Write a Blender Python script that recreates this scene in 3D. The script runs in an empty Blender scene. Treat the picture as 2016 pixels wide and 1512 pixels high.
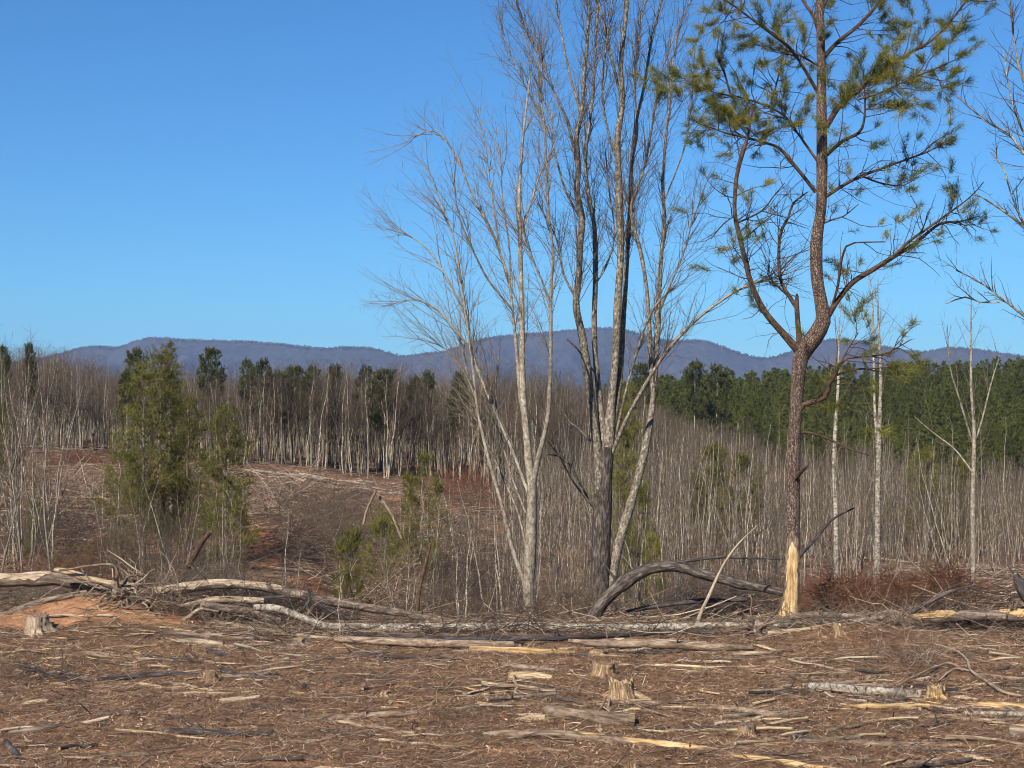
import bpy, math, random
import numpy as np
from mathutils import Vector, noise as mnoise

SC = bpy.context.scene
COL = SC.collection
R = math.radians

# ------------------------------------------------------------------ camera
H = 4.0            # eye height over the cleared shelf (the near ground rises towards the viewer)
F = 3102.0         # focal length in photo pixels (2016 wide)
HY = 790.0         # photo row of the horizon
cam_d = bpy.data.cameras.new('camera')
cam = bpy.data.objects.new('camera', cam_d); COL.objects.link(cam)
cam.location = (0, 0, H); cam.rotation_euler = (R(90), 0, 0)
cam_d.sensor_width = 36; cam_d.lens = F * 36 / 2016
cam_d.shift_y = (HY - 756) / 2016
cam_d.clip_start = 0.2; cam_d.clip_end = 30000
SC.camera = cam

# ------------------------------------------------------------------ sky and sun
SUN_EL, SUN_AZ = 37.0, 206.0          # azimuth from +Y clockwise: behind the camera, to the left
w = bpy.data.worlds.new("World"); SC.world = w; w.use_nodes = True
nt = w.node_tree; nt.nodes.clear()
out = nt.nodes.new('ShaderNodeOutputWorld'); bg = nt.nodes.new('ShaderNodeBackground')
sky = nt.nodes.new('ShaderNodeTexSky'); sky.sky_type = 'NISHITA'; sky.sun_disc = False
sky.sun_elevation = R(SUN_EL); sky.sun_rotation = R(SUN_AZ)
sky.altitude = 300; sky.air_density = 1.0; sky.dust_density = 0.0; sky.ozone_density = 3.5
bg.inputs['Strength'].default_value = 0.071
hs = nt.nodes.new('ShaderNodeMix'); hs.data_type = 'RGBA'; hs.blend_type = 'MULTIPLY'; hs.inputs[0].default_value = 1.0; hs.inputs[7].default_value = (.375, .765, 1.10, 1)   # deep winter blue
nt.links.new(sky.outputs[0], hs.inputs[6]); nt.links.new(hs.outputs[2], bg.inputs['Color'])
nt.links.new(bg.outputs[0], out.inputs['Surface'])
sd = bpy.data.lights.new('sun', 'SUN'); sun = bpy.data.objects.new('sun', sd); COL.objects.link(sun)
sd.energy = 5.0; sd.angle = R(0.55); sd.color = (1.0, 0.93, 0.83)
sv = Vector((math.sin(R(SUN_AZ)) * math.cos(R(SUN_EL)), math.cos(R(SUN_AZ)) * math.cos(R(SUN_EL)), math.sin(R(SUN_EL))))
sun.rotation_euler = sv.to_track_quat('Z', 'Y').to_euler()
SC.view_settings.view_transform = 'Standard'; SC.view_settings.look = 'None'
SC.view_settings.exposure = 0.60; SC.view_settings.gamma = 1.0; SC.view_settings.use_curve_mapping = False
SC.cycles.max_bounces = 5; SC.cycles.diffuse_bounces = 2; SC.cycles.glossy_bounces = 1
SC.cycles.volume_bounces = 0; SC.cycles.transmission_bounces = 2; SC.cycles.transparent_max_bounces = 6
SC.cycles.filter_width = 1.0

# ------------------------------------------------------------------ helpers
def PT(px, py, D):
    "the place seen at photo pixel (px, py) at D metres in front of the camera"
    return np.array([(px - 1008) / F * D, D, H + (HY - py) / F * D])

def ss(a, b, x):
    t = np.clip((x - a) / (b - a), 0, 1); return t * t * (3 - 2 * t)

_rs = np.random.RandomState(7)
_NG = [_rs.rand(256, 256) for _ in range(3)]
def vnoise(x, y, k=0):
    x = np.asarray(x, float); y = np.asarray(y, float); g = _NG[k]
    xi = np.floor(x).astype(int); yi = np.floor(y).astype(int); fx = x - xi; fy = y - yi
    fx = fx * fx * (3 - 2 * fx); fy = fy * fy * (3 - 2 * fy)
    a = g[xi & 255, yi & 255]; b = g[(xi + 1) & 255, yi & 255]; c = g[xi & 255, (yi + 1) & 255]; d = g[(xi + 1) & 255, (yi + 1) & 255]
    return (a * (1 - fx) + b * fx) * (1 - fy) + (c * (1 - fx) + d * fx) * fy - 0.5
def fbm(x, y, o=4, k=0):
    s = 0; a = 1
    for i in range(o):
        s = s + a * vnoise(x * 2 ** i + 17 * i, y * 2 ** i + 5 * i, (k + i) % 3); a *= .5
    return s

# terrain heights by bearing (photo column) and distance
TPX = np.array([-600, 0, 250, 500, 800, 1100, 1400, 1800, 2016, 2600], float)
TD = np.array([0, 4, 10, 15, 28.5, 30.5, 34, 40, 47, 60, 90, 120, 160, 220, 300, 420, 500, 900, 2500, 9000], float)
TZ = np.array([
 # 0   4   10   15  28.5 30.5 34   40    47    60    90    120   160   220   300  420  500  900  2500 9000
 [2.4,1.9,.75, .12, 0, -.1,-.3, -.7, -.9,-1.2,-1.3, -.6,  .0, -.5,  -1,  -2,  -3, -14, -30, -30],
 [2.4,1.9,.75, .12, 0, -.1,-.4,-1.0,-1.3,-1.8,-2.0,-1.3, -.2,-1.2,  -1,  -2,  -3, -14, -30, -30],
 [2.4,1.9,.75, .12, 0, -.1,-.5,-1.2,-1.8,-2.5,-2.5,-2.0,-1.4,-1.8,  -2,  -2,  -3, -14, -30, -30],
 [2.4,1.9,.75, .12, 0, -.2,-.7,-1.4,-2.1,-2.5,-2.7,-2.8,-3.0,-3.0,  -3,  -2,  -3, -14, -30, -30],
 [2.4,1.9,.75, .12, 0, -.3,-1.2,-2.8,-3.5,-3.8,-3.8,-4.1,-4.4,-4.5,-3.5,  -3,  -4, -14, -30, -30],
 [2.4,1.9,.75, .12, 0, -.4,-1.0,-2.8,-4.3,-5.4,-5.6,-6.2,-6.4,-6.2,  -5,  -1,  -2, -14, -30, -30],
 [2.4,1.9,.75, .12, 0, -.3,-.9,-2.4,-4.2,-5.6,-5.6,-7.0,-8.6,-9.5,  -8,   0,   1, -14, -30, -30],
 [2.4,1.9,.75, .12, 0, -.1,-.5,-1.4,-2.4,-3.6,-5.5,-8.0, -10, -12, -12,   3,   4, -14, -30, -30],
 [2.4,1.9,.75, .12, 0, -.1,-.4,-1.0,-1.8,-3.3,-5.4,-8.0, -10, -12, -12,   4,   5, -14, -30, -30],
 [2.4,1.9,.75, .12, 0, -.1,-.3, -.6,-1.2,-2.5,-5.0,-8.0, -10, -12, -12,   4,   5, -14, -30, -30]], float)
def terrain(x, y, fine=True):
    x = np.asarray(x, float); y = np.maximum(np.asarray(y, float), 0.5)
    px = np.clip(1008 + F * x / y, -600, 2600)
    ld = np.log(np.maximum(y, .5) + 4); lt = np.log(TD + 4)
    i = np.clip(np.searchsorted(lt, ld) - 1, 0, len(TD) - 2); fd = np.clip((ld - lt[i]) / (lt[i + 1] - lt[i]), 0, 1)
    j = np.clip(np.searchsorted(TPX, px) - 1, 0, len(TPX) - 2); fp = (px - TPX[j]) / (TPX[j + 1] - TPX[j]); fp = fp * fp * (3 - 2 * fp)
    z = (TZ[j, i] * (1 - fp) + TZ[j + 1, i] * fp) * (1 - fd) + (TZ[j, i + 1] * (1 - fp) + TZ[j + 1, i + 1] * fp) * fd
    # the clay bank thrown up by the roots on the left
    z = z + 0.50 * np.exp(-(((x + 7.4) / 1.7) ** 2 + ((y - 28.3) / 1.2) ** 2))
    z = z + 0.20 * np.exp(-(((x - 5.6) / 1.1) ** 2 + ((y - 26.3) / .9) ** 2))
    big = ss(32, 60, y) * (1 - ss(600, 1500, y))
    z = z + big * (fbm(x / 14, y / 14, 3) * 1.0 + fbm(x / 3.5, y / 3.5, 3, 1) * .42)
    z = z + (1 - ss(32, 60, y)) * fbm(x / 2.2, y / 1.6, 3, 1) * 0.10
    if fine:
        z = z + (1 - ss(40, 90, y)) * (fbm(x / .35, y / .25, 3, 2) * .07)
    return z
def gz(x, y): return float(terrain(x, y))
def gpt(px, py, r=0.0):
    "where the sight line through a photo pixel meets the ground raised by r"
    D = 14.0
    for _ in range(4000):
        p = PT(px, py, D)
        if p[2] <= gz(p[0], p[1]) + r: break
        D += .04
        if D > 60: break
    return PT(px, py, D)

def tag(o, label=None, cat=None, group=None, kind=None):
    if label: o['label'] = label
    if cat: o['category'] = cat
    if group: o['group'] = group
    if kind: o['kind'] = kind
    return o
def empty(name, loc, label, cat, group=None):
    o = bpy.data.objects.new(name, None); COL.objects.link(o); o.location = loc; o.empty_display_size = .2
    return tag(o, label, cat, group)

# ------------------------------------------------------------------ mesh building
def nrm(v): return v / np.maximum(np.linalg.norm(v, axis=-1, keepdims=True), 1e-9)
class Geo:
    def __init__(s): s.V = []; s.B = []; s.Q = []; s.QM = []; s.T = []; s.TM = []; s.n = 0
    def _v(s, V, B):
        s.V.append(V.reshape(-1, 3)); s.B.append(B.reshape(-1, 3)); o = s.n; s.n += V.reshape(-1, 3).shape[0]; return o
    def tubes(s, P, Rr, k=3, mat=0, seed=0, lobes=0.0):
        P = np.asarray(P, float); Rr = np.asarray(Rr, float)
        if P.ndim == 2: P = P[None]; Rr = Rr[None]
        m, n, _ = P.shape
        if m == 0: return
        T = np.gradient(P, axis=1); T = nrm(T)
        md = nrm(P[:, -1] - P[:, 0])
        ref = np.where(np.abs(md[:, 2:3]) > .75, np.array([[.95, .3, 0.05]]), np.array([[0.1, 0.2, 1.0]]))
        N = nrm(np.cross(T, ref[:, None, :])); Bn = np.cross(T, N)
        a = np.arange(k) * 2 * math.pi / k
        ca = np.cos(a)[None, None, :, None]; sa = np.sin(a)[None, None, :, None]
        rr = Rr[:, :, None, None]
        if lobes: rr = rr * (1 + lobes * (np.sin(3 * a + seed) * .5 + np.sin(5 * a + 2.1 * seed) * .5)[None, None, :, None])
        V = P[:, :, None, :] + rr * (ca * N[:, :, None, :] + sa * Bn[:, :, None, :])
        L = np.concatenate([np.zeros((m, 1)), np.cumsum(np.linalg.norm(np.diff(P, axis=1), axis=2), axis=1)], 1)
        L = L + (np.arange(m) * 1.37 + seed)[:, None]
        B = np.stack([np.broadcast_to(ca[..., 0], (m, n, k)) * Rr[:, :, None], np.broadcast_to(sa[..., 0], (m, n, k)) * Rr[:, :, None],
                      np.broadcast_to(L[:, :, None], (m, n, k))], -1)
        o = s._v(V, B)
        idx = o + np.arange(m * n * k).reshape(m, n, k)
        nx = np.roll(idx, -1, axis=2)
        q = np.stack([idx[:, :-1], nx[:, :-1], nx[:, 1:], idx[:, 1:]], -1).reshape(-1, 4)
        s.Q.append(q); s.QM.append(np.full(len(q), mat))
        return V, L
    def cap(s, ring, c, mat, flip=False):
        k = len(ring); V = np.vstack([ring, [c]]); B = np.hstack([V[:, :1] * 0 + .0, (V - c)[:, 1:]]); B = (V - c)
        o = s._v(V, B); i = np.arange(k)
        t = np.stack([o + i, o + (i + 1) % k, np.full(k, o + k)], -1)
        if flip: t = t[:, ::-1]
        s.T.append(t); s.TM.append(np.full(k, mat))
    def tris(s, V, mat=0):
        "V (m,3,3) loose triangles"
        V = np.asarray(V, float); m = len(V)
        if m == 0: return
        o = s._v(V, V); s.T.append(o + np.arange(m * 3).reshape(m, 3)); s.TM.append(np.full(m, mat))
    def quads(s, V, mat=0):
        V = np.asarray(V, float); m = len(V)
        if m == 0: return
        o = s._v(V, V); s.Q.append(o + np.arange(m * 4).reshape(m, 4)); s.QM.append(np.full(m, mat))
    def raw(s, V, q=None, t=None, mat=0):
        V = np.asarray(V, float); o = s._v(V, V)
        if q is not None: q = np.asarray(q); s.Q.append(q + o); s.QM.append(np.full(len(q), mat))
        if t is not None: t = np.asarray(t); s.T.append(t + o); s.TM.append(np.full(len(t), mat))
    def mesh(s, name, mats, smooth=True, origin=(0, 0, 0)):
        V = np.vstack(s.V) - np.asarray(origin, float); B = np.vstack(s.B)
        Q = np.vstack(s.Q) if s.Q else np.zeros((0, 4), int); T = np.vstack(s.T) if s.T else np.zeros((0, 3), int)
        M = np.concatenate(s.QM + s.TM) if (s.QM or s.TM) else np.zeros(0, int)
        me = bpy.data.meshes.new(name)
        me.vertices.add(len(V)); me.vertices.foreach_set('co', V.astype(np.float32).ravel())
        nl = Q.size + T.size; npoly = len(Q) + len(T)
        me.loops.add(nl); me.loops.foreach_set('vertex_index', np.concatenate([Q.ravel(), T.ravel()]).astype(np.int32))
        me.polygons.add(npoly)
        st = np.concatenate([np.arange(len(Q)) * 4, Q.size + np.arange(len(T)) * 3]).astype(np.int32)
        me.polygons.foreach_set('loop_start', st)
        me.polygons.foreach_set('material_index', M.astype(np.int32))
        if smooth: me.polygons.foreach_set('use_smooth', np.ones(npoly, bool))
        me.update(calc_edges=True)
        at = me.attributes.new('bark', 'FLOAT_VECTOR', 'POINT'); at.data.foreach_set('vector', B.astype(np.float32).ravel())
        for m_ in (mats if isinstance(mats, (list, tuple)) else [mats]): me.materials.append(m_)
        return me
    def build(s, name, mats, parent=None, smooth=True, loc=None):
        "links one mesh object; its origin is put at loc (parts: at the parent's place)"
        org = np.array(parent.location) if parent is not None else (np.asarray(loc, float) if loc is not None else np.zeros(3))
        me = s.mesh(name, mats, smooth, org)
        o = bpy.data.objects.new(name, me); COL.objects.link(o)
        if parent is not None: o.parent = parent
        else: o.location = org
        return o

def smoothpath(pts, step):
    "Catmull-Rom through rows of (x,y,z,r), resampled about every step metres"
    A = np.asarray(pts, float)
    if len(A) == 2: A = np.vstack([A[0], (A[0] + A[1]) / 2, A[1]])
    E = np.vstack([2 * A[0] - A[1], A, 2 * A[-1] - A[-2]]); o = []
    for i in range(1, len(E) - 2):
        n = max(1, int(np.linalg.norm(E[i + 1, :3] - E[i, :3]) / step))
        for t in np.arange(n) / n:
            o.append(.5 * ((2 * E[i]) + (-E[i - 1] + E[i + 1]) * t + (2 * E[i - 1] - 5 * E[i] + 4 * E[i + 1] - E[i + 2]) * t * t + (-E[i - 1] + 3 * E[i] - 3 * E[i + 1] + E[i + 2]) * t ** 3))
    o.append(A[-1]); o = np.array(o); o[:, 3] = np.maximum(o[:, 3], A[:, 3].min() * .8)
    return o
def resample(P, Rr, n):
    L = np.concatenate([[0], np.cumsum(np.linalg.norm(np.diff(P, axis=0), axis=1))]); t = np.linspace(0, L[-1], n)
    return np.stack([np.interp(t, L, P[:, i]) for i in range(3)], -1), np.interp(t, L, Rr)
def grow(rng, P, Rr, dens, ang, Ln, n, up, wander, rmax, tmin=.1, tmax=1., rend=.3, rmin=.001, shrink=.5, bias=None):
    "children of the branches P (m,n,3): positions by length, each bending up and wandering"
    m, pn, _ = P.shape
    seg = np.linalg.norm(np.diff(P, axis=1), axis=2); ln = seg.sum(1)
    N = int(ln.sum() * dens)
    if N < 1: return np.zeros((0, n, 3)), np.zeros((0, n))
    par = rng.choice(m, N, p=ln / ln.sum()); t = tmin + (tmax - tmin) * rng.rand(N)
    f = t * (pn - 1); i = np.minimum(f.astype(int), pn - 2); f = (f - i)[:, None]
    p0 = P[par, i] * (1 - f) + P[par, i + 1] * f; T = nrm(P[par, i + 1] - P[par, i])
    r0 = Rr[par, i] * (1 - f[:, 0]) + Rr[par, i + 1] * f[:, 0]
    q = nrm(np.cross(T, rng.randn(N, 3))); a = R(1) * (ang[0] + (ang[1] - ang[0]) * rng.rand(N))[:, None]
    d = nrm(T * np.cos(a) + q * np.sin(a))
    L = (Ln[0] + (Ln[1] - Ln[0]) * rng.rand(N)) * (1 - shrink * t)
    O = np.zeros((N, n, 3)); O[:, 0] = p0
    upv = np.array([0, 0, up]) + (0 if bias is None else np.array(bias))
    for k in range(1, n):
        d = nrm(d + (upv + rng.randn(N, 3) * wander) / (n - 1)); O[:, k] = O[:, k - 1] + d * (L / (n - 1))[:, None]
    rs = np.clip(r0 * .7, rmin, rmax); RR = rs[:, None] * np.linspace(1, rend, n)[None]
    return O, RR
def needles(rng, C, Dr, k, ln, wd, spread):
    "k needle triangles round each centre C (m,3) sprayed about direction Dr"
    m = len(C)
    if m == 0: return np.zeros((0, 3, 3))
    C = np.repeat(C, k, 0); Dr = np.repeat(Dr, k, 0)
    d = nrm(Dr + rng.randn(m * k, 3) * spread); L = (ln * (.7 + .5 * rng.rand(m * k)))[:, None]
    s = nrm(np.cross(d, rng.randn(m * k, 3))) * wd * .5
    c = C + rng.randn(m * k, 3) * ln * .12
    return np.stack([c - s, c + s, c + d * L], 1)

# ------------------------------------------------------------------ materials
def mat(name, rough=.9):
    m = bpy.data.materials.new(name); m.use_nodes = True; n = m.node_tree; b = n.nodes['Principled BSDF']
    b.inputs['Roughness'].default_value = rough; b.inputs['Specular IOR Level'].default_value = .25
    return m, n, b
def ramp(n, fac, stops, interp='LINEAR'):
    r = n.nodes.new('ShaderNodeValToRGB'); r.color_ramp.interpolation = interp
    e = r.color_ramp.elements
    while len(e) < len(stops): e.new(.5)
    for i, (p, c) in enumerate(stops): e[i].position = p; e[i].color = (*c, 1)
    n.links.new(fac, r.inputs[0]); return r.outputs[0]
def tex(n, vec, scale, detail=3, kind='NOISE', dist=0., rough=.55):
    t = n.nodes.new('ShaderNodeTexNoise' if kind == 'NOISE' else 'ShaderNodeTexVoronoi')
    t.inputs['Scale'].default_value = scale
    if kind == 'NOISE':
        t.inputs['Detail'].default_value = detail; t.inputs['Distortion'].default_value = dist; t.inputs['Roughness'].default_value = rough
    else: t.feature = 'DISTANCE_TO_EDGE'
    n.links.new(vec, t.inputs['Vector']); return t.outputs[0]
def mapping(n, vec, sc):
    mp = n.nodes.new('ShaderNodeMapping'); mp.inputs['Scale'].default_value = sc; n.links.new(vec, mp.inputs['Vector']); return mp.outputs[0]
def barkco(n, sc):
    a = n.nodes.new('ShaderNodeAttribute'); a.attribute_name = 'bark'; return mapping(n, a.outputs['Vector'], sc)
def mix(n, a, b, fac, mode='MIX'):
    x = n.nodes.new('ShaderNodeMix'); x.data_type = 'RGBA'; x.blend_type = mode
    for sck, v in ((x.inputs[6], a), (x.inputs[7], b)):
        if isinstance(v, tuple): sck.default_value = (*v, 1)
        else: n.links.new(v, sck)
    if isinstance(fac, (int, float)): x.inputs[0].default_value = fac
    else: n.links.new(fac, x.inputs[0])
    return x.outputs[2]
def bump(n, b, h, dist, strength=1.):
    u = n.nodes.new('ShaderNodeBump'); u.inputs['Distance'].default_value = dist; u.inputs['Strength'].default_value = strength
    n.links.new(h, u.inputs['Height']); n.links.new(u.outputs[0], b.inputs['Normal'])
def objrand(n, lo, hi):
    o = n.nodes.new('ShaderNodeObjectInfo'); m = n.nodes.new('ShaderNodeMapRange'); n.links.new(o.outputs['Random'], m.inputs[0])
    m.inputs[3].default_value = lo; m.inputs[4].default_value = hi; return m.outputs[0], o.outputs['Random']
def vary(n, col, lo=.75, hi=1.25):
    v, _ = objrand(n, lo, hi); h = n.nodes.new('ShaderNodeHueSaturation'); n.links.new(col, h.inputs['Color']); n.links.new(v, h.inputs['Value']); return h.outputs[0]
def bark_mat(name, dark, mid, light, sc=(30, 30, 6), plates=False, lichen=None, bd=.01, rv=(.85, 1.15)):
    m, n, b = mat(name); co = barkco(n, sc)
    t = tex(n, co, 1.0, 5, dist=.4)
    c = ramp(n, t, [(.32, dark), (.5, mid), (.68, light)])
    fine_ = tex(n, barkco(n, tuple(v_ * 2.7 for v_ in sc)), 1.0, 6, rough=.7); c = mix(n, c, ramp(n, fine_, [(.36, (.42, .40, .38)), (.5, (1, 1, 1)), (.7, (1.25, 1.22, 1.18))]), .8, 'MULTIPLY')
    h = fine_
    if plates:
        co2 = barkco(n, (32, 32, 11)); v = tex(n, co2, 1.5, kind='VORONOI')
        f = ramp(n, v, [(.03, (0, 0, 0)), (.16, (1, 1, 1))]); c = mix(n, tuple(x * .55 for x in dark), c, f); h = f
    if lichen:
        t2 = tex(n, barkco(n, (9, 9, 5)), 1.0, 4); f2 = ramp(n, t2, [(.55, (0, 0, 0)), (.66, (1, 1, 1))]); c = mix(n, c, lichen, f2)
    n.links.new(vary(n, c, *rv), b.inputs['Base Color']); bump(n, b, h, bd); return m
M = {}
M['pine_bark'] = bark_mat('pine_bark', (.14, .095, .073), (.29, .21, .165), (.44, .35, .285), plates=True, bd=.02)
M['pine_limb'] = bark_mat('pine_limb_bark', (.04, .026, .019), (.095, .06, .042), (.17, .115, .085), (24, 24, 12))
M['grey_bark'] = bark_mat('grey_smooth_bark', (.13, .105, .08), (.29, .25, .195), (.46, .41, .33), (14, 14, 10))
M['blotch_bark'] = bark_mat('blotched_bark', (.07, .056, .043), (.21, .175, .135), (.46, .42, .34), (22, 22, 13))
M['stump_wood'] = bark_mat('streaky_stump_wood', (.10, .065, .04), (.31, .215, .135), (.56, .44, .30), (45, 45, 4))
M['charred_bark'] = bark_mat('dark_furrowed_bark', (.022, .018, .016), (.075, .060, .050), (.20, .17, .145), (20, 20, 5))
M['sapling_bark'] = bark_mat('pale_sapling_bark', (.16, .13, .10), (.34, .295, .235), (.56, .51, .43), (9, 9, 3), rv=(.45, 1.25))
M['birch_bark'] = bark_mat('pale_flecked_bark', (.06, .05, .04), (.34, .295, .235), (.58, .53, .45), (12, 12, 16))
M['log_bark'] = bark_mat('weathered_log_bark', (.075, .055, .042), (.20, .155, .12), (.40, .32, .26), (20, 20, 4))
M['pink_bark'] = bark_mat('pinkish_scraped_bark', (.085, .060, .042), (.25, .185, .135), (.42, .33, .25), (20, 20, 5))
M['dark_bark'] = bark_mat('dark_charcoal_bark', (.025, .021, .02), (.07, .06, .055), (.15, .13, .125), (18, 18, 5))
M['pale_wood'] = bark_mat('weathered_pale_wood', (.17, .125, .09), (.42, .33, .235), (.62, .53, .41), (30, 30, 2.5))
M['raw_wood'] = bark_mat('raw_orange_wood', (.24, .145, .075), (.50, .345, .185), (.74, .58, .36), (30, 30, 2.0))
M['cream_wood'] = bark_mat('splintered_cream_wood', (.17, .11, .065), (.48, .36, .23), (.72, .61, .44), (55, 55, 4))
M['twig'] = bark_mat('grey_brown_twig', (.10, .078, .058), (.19, .15, .112), (.31, .26, .20), (8, 8, 5))
M['dark_twig'] = bark_mat('dark_twig', (.04, .03, .026), (.085, .064, .053), (.15, .115, .095), (8, 8, 5))
M['fine_twig'] = bark_mat('fine_crown_twig', (.06, .046, .035), (.125, .095, .07), (.22, .17, .13), (8, 8, 5))
M['far_twig'] = bark_mat('far_crown_twig', (.062, .046, .034), (.135, .102, .076), (.23, .18, .138), (4, 4, 2), rv=(.55, 1.25))
M['far_trunk'] = bark_mat('far_trunk_bark', (.13, .105, .078), (.32, .28, .21), (.54, .48, .38), (9, 9, 2), rv=(.35, 1.4))
M['red_brush'] = bark_mat('rust_red_brush', (.07, .033, .022), (.15, .07, .042), (.25, .13, .08), (6, 6, 3))
def needle_mat(name, a, b_, c):
    m, n, b = mat(name, .6)
    g = n.nodes.new('ShaderNodeNewGeometry'); t = tex(n, g.outputs['Position'], 1.3, 3)
    v = n.nodes.new('ShaderNodeMath'); v.operation = 'MULTIPLY_ADD'; v.inputs[1].default_value = .35; v.inputs[2].default_value = 0
    n.links.new(g.outputs['Random Per Island'], v.inputs[0])
    s = n.nodes.new('ShaderNodeMath'); s.operation = 'ADD'; n.links.new(t, s.inputs[0]); n.links.new(v.outputs[0], s.inputs[1])
    c_ = ramp(n, s.outputs[0], [(.42, a), (.65, b_), (.85, c)])
    n.links.new(vary(n, c_, .75, 1.2), b.inputs['Base Color'])
    tr = n.nodes.new('ShaderNodeBsdfTranslucent'); n.links.new(c_, tr.inputs[0]); mx = n.nodes.new('ShaderNodeMixShader'); mx.inputs[0].default_value = .3
    o = n.nodes['Material Output']; n.links.new(b.outputs[0], mx.inputs[1]); n.links.new(tr.outputs[0], mx.inputs[2]); n.links.new(mx.outputs[0], o.inputs[0])
    return m
M['needle'] = needle_mat('pine_needles', (.07, .085, .028), (.165, .165, .042), (.32, .28, .085))
M['young_needle'] = needle_mat('young_pine_needles', (.075, .08, .022), (.155, .15, .042), (.25, .225, .07))
M['dark_needle'] = needle_mat('plantation_needles', (.045, .056, .016), (.105, .122, .028), (.20, .205, .055))
M['blue_needle'] = needle_mat('evergreen_needles', (.036, .045, .018), (.078, .085, .03), (.14, .14, .05))
def patch_mat(name, stops, scale=8):
    m, n, b = mat(name, .95); g = n.nodes.new('ShaderNodeNewGeometry')
    c = ramp(n, g.outputs['Random Per Island'], stops, 'CONSTANT'); t = tex(n, g.outputs['Position'], .9, 5, rough=.65)
    n.links.new(mix(n, c, ramp(n, t, [(.33, (.55, .53, .52)), (.5, (1, 1, 1)), (.66, (1.25, 1.2, 1.12))]), 1.0, 'MULTIPLY'), b.inputs['Base Color']); return m
M['litter'] = patch_mat('needle_litter', [(0, (.23, .145, .092)), (.22, (.33, .215, .145)), (.36, (.10, .062, .042)), (.56, (.40, .285, .20)), (.70, (.25, .145, .088)), (.85, (.15, .095, .065)), (.94, (.60, .48, .36))])
M['stick_mix'] = patch_mat('litter_sticks', [(0, (.14, .105, .08)), (.2, (.30, .225, .165)), (.4, (.07, .055, .045)), (.55, (.42, .32, .235)), (.72, (.20, .14, .10)), (.86, (.58, .48, .37))])
M['chip_mix'] = patch_mat('wood_chips', [(0, (.50, .38, .25)), (.3, (.62, .50, .36)), (.4, (.42, .26, .13)), (.6, (.44, .34, .24)), (.75, (.34, .22, .15)), (.95, (.75, .67, .54))])

# ground
m, n, b = mat('forest_floor', .97)
g = n.nodes.new('ShaderNodeNewGeometry'); pos = g.outputs['Position']
cl = n.nodes.new('ShaderNodeAttribute'); cl.attribute_name = 'clay'
fa = n.nodes.new('ShaderNodeAttribute'); fa.attribute_name = 'far'
t1 = tex(n, mapping(n, pos, (.6, 1, 1)), 9, 6, rough=.7); t2 = tex(n, mapping(n, pos, (.5, 1, 1)), 45, 4, rough=.7); t3 = tex(n, mapping(n, pos, (.6, 1, 1)), .8, 5)
c1 = ramp(n, t1, [(.3, (.10, .060, .038)), (.5, (.19, .118, .076)), (.7, (.30, .20, .135))])
c2 = ramp(n, t2, [(.32, (.45, .42, .40)), (.5, (1, 1, 1)), (.7, (1.45, 1.4, 1.35))]); near = mix(n, c1, c2, .8, 'MULTIPLY')
clay = ramp(n, t1, [(.3, (.20, .105, .06)), (.5, (.36, .20, .12)), (.7, (.50, .31, .20))])
af = n.nodes.new('ShaderNodeMath'); af.operation = 'MULTIPLY_ADD'; af.inputs[1].default_value = 1.2; n.links.new(t3, af.inputs[0]); n.links.new(cl.outputs['Fac'], af.inputs[2])
clf = ramp(n, af.outputs[0], [(.98, (0, 0, 0)), (1.0, (1, 1, 1))])
sb = n.nodes.new('ShaderNodeMapRange'); sb.inputs[1].default_value = .86; sb.inputs[2].default_value = 1.12; n.links.new(af.outputs[0], sb.inputs[0])
nearc = mix(n, near, mix(n, clay, c2, .35, 'MULTIPLY'), sb.outputs[0])
tf = tex(n, mapping(n, pos, (.5, .35, 1)), .45, 6, rough=.65); tf2 = tex(n, mapping(n, pos, (1, .5, 1)), 2.6, 5, rough=.7)
f1 = ramp(n, tf, [(.36, (.08, .05, .036)), (.5, (.175, .105, .07)), (.62, (.30, .17, .105))])
f2 = ramp(n, tf2, [(.3, (.5, .5, .5)), (.5, (1, 1, 1)), (.68, (1.5, 1.45, 1.4))]); f1 = mix(n, f1, f2, .8, 'MULTIPLY')
farc = mix(n, f1, mix(n, (.36, .165, .085), f2, .5, 'MULTIPLY'), sb.outputs[0])
n.links.new(mix(n, nearc, farc, fa.outputs['Fac']), b.inputs['Base Color']); bump(n, b, t2, .02, .7)
M['ground'] = m
# mountains: leafless forest
m, n, b = mat('mountain_forest', 1.0)
g = n.nodes.new('ShaderNodeNewGeometry')
t1 = tex(n, mapping(n, g.outputs['Position'], (.05, .012, .02)), 1, 6, rough=.7); t2 = tex(n, mapping(n, g.outputs['Position'], (.0022, .001, .004)), 1, 4)
c = ramp(n, t1, [(.33, (.040, .040, .048)), (.5, (.072, .066, .070)), (.68, (.115, .10, .092))])
c = mix(n, c, (.03, .037, .03), ramp(n, t2, [(.56, (0, 0, 0)), (.7, (.5, .5, .5))]))
n.links.new(c, b.inputs['Base Color']); M['mountain'] = m

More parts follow.
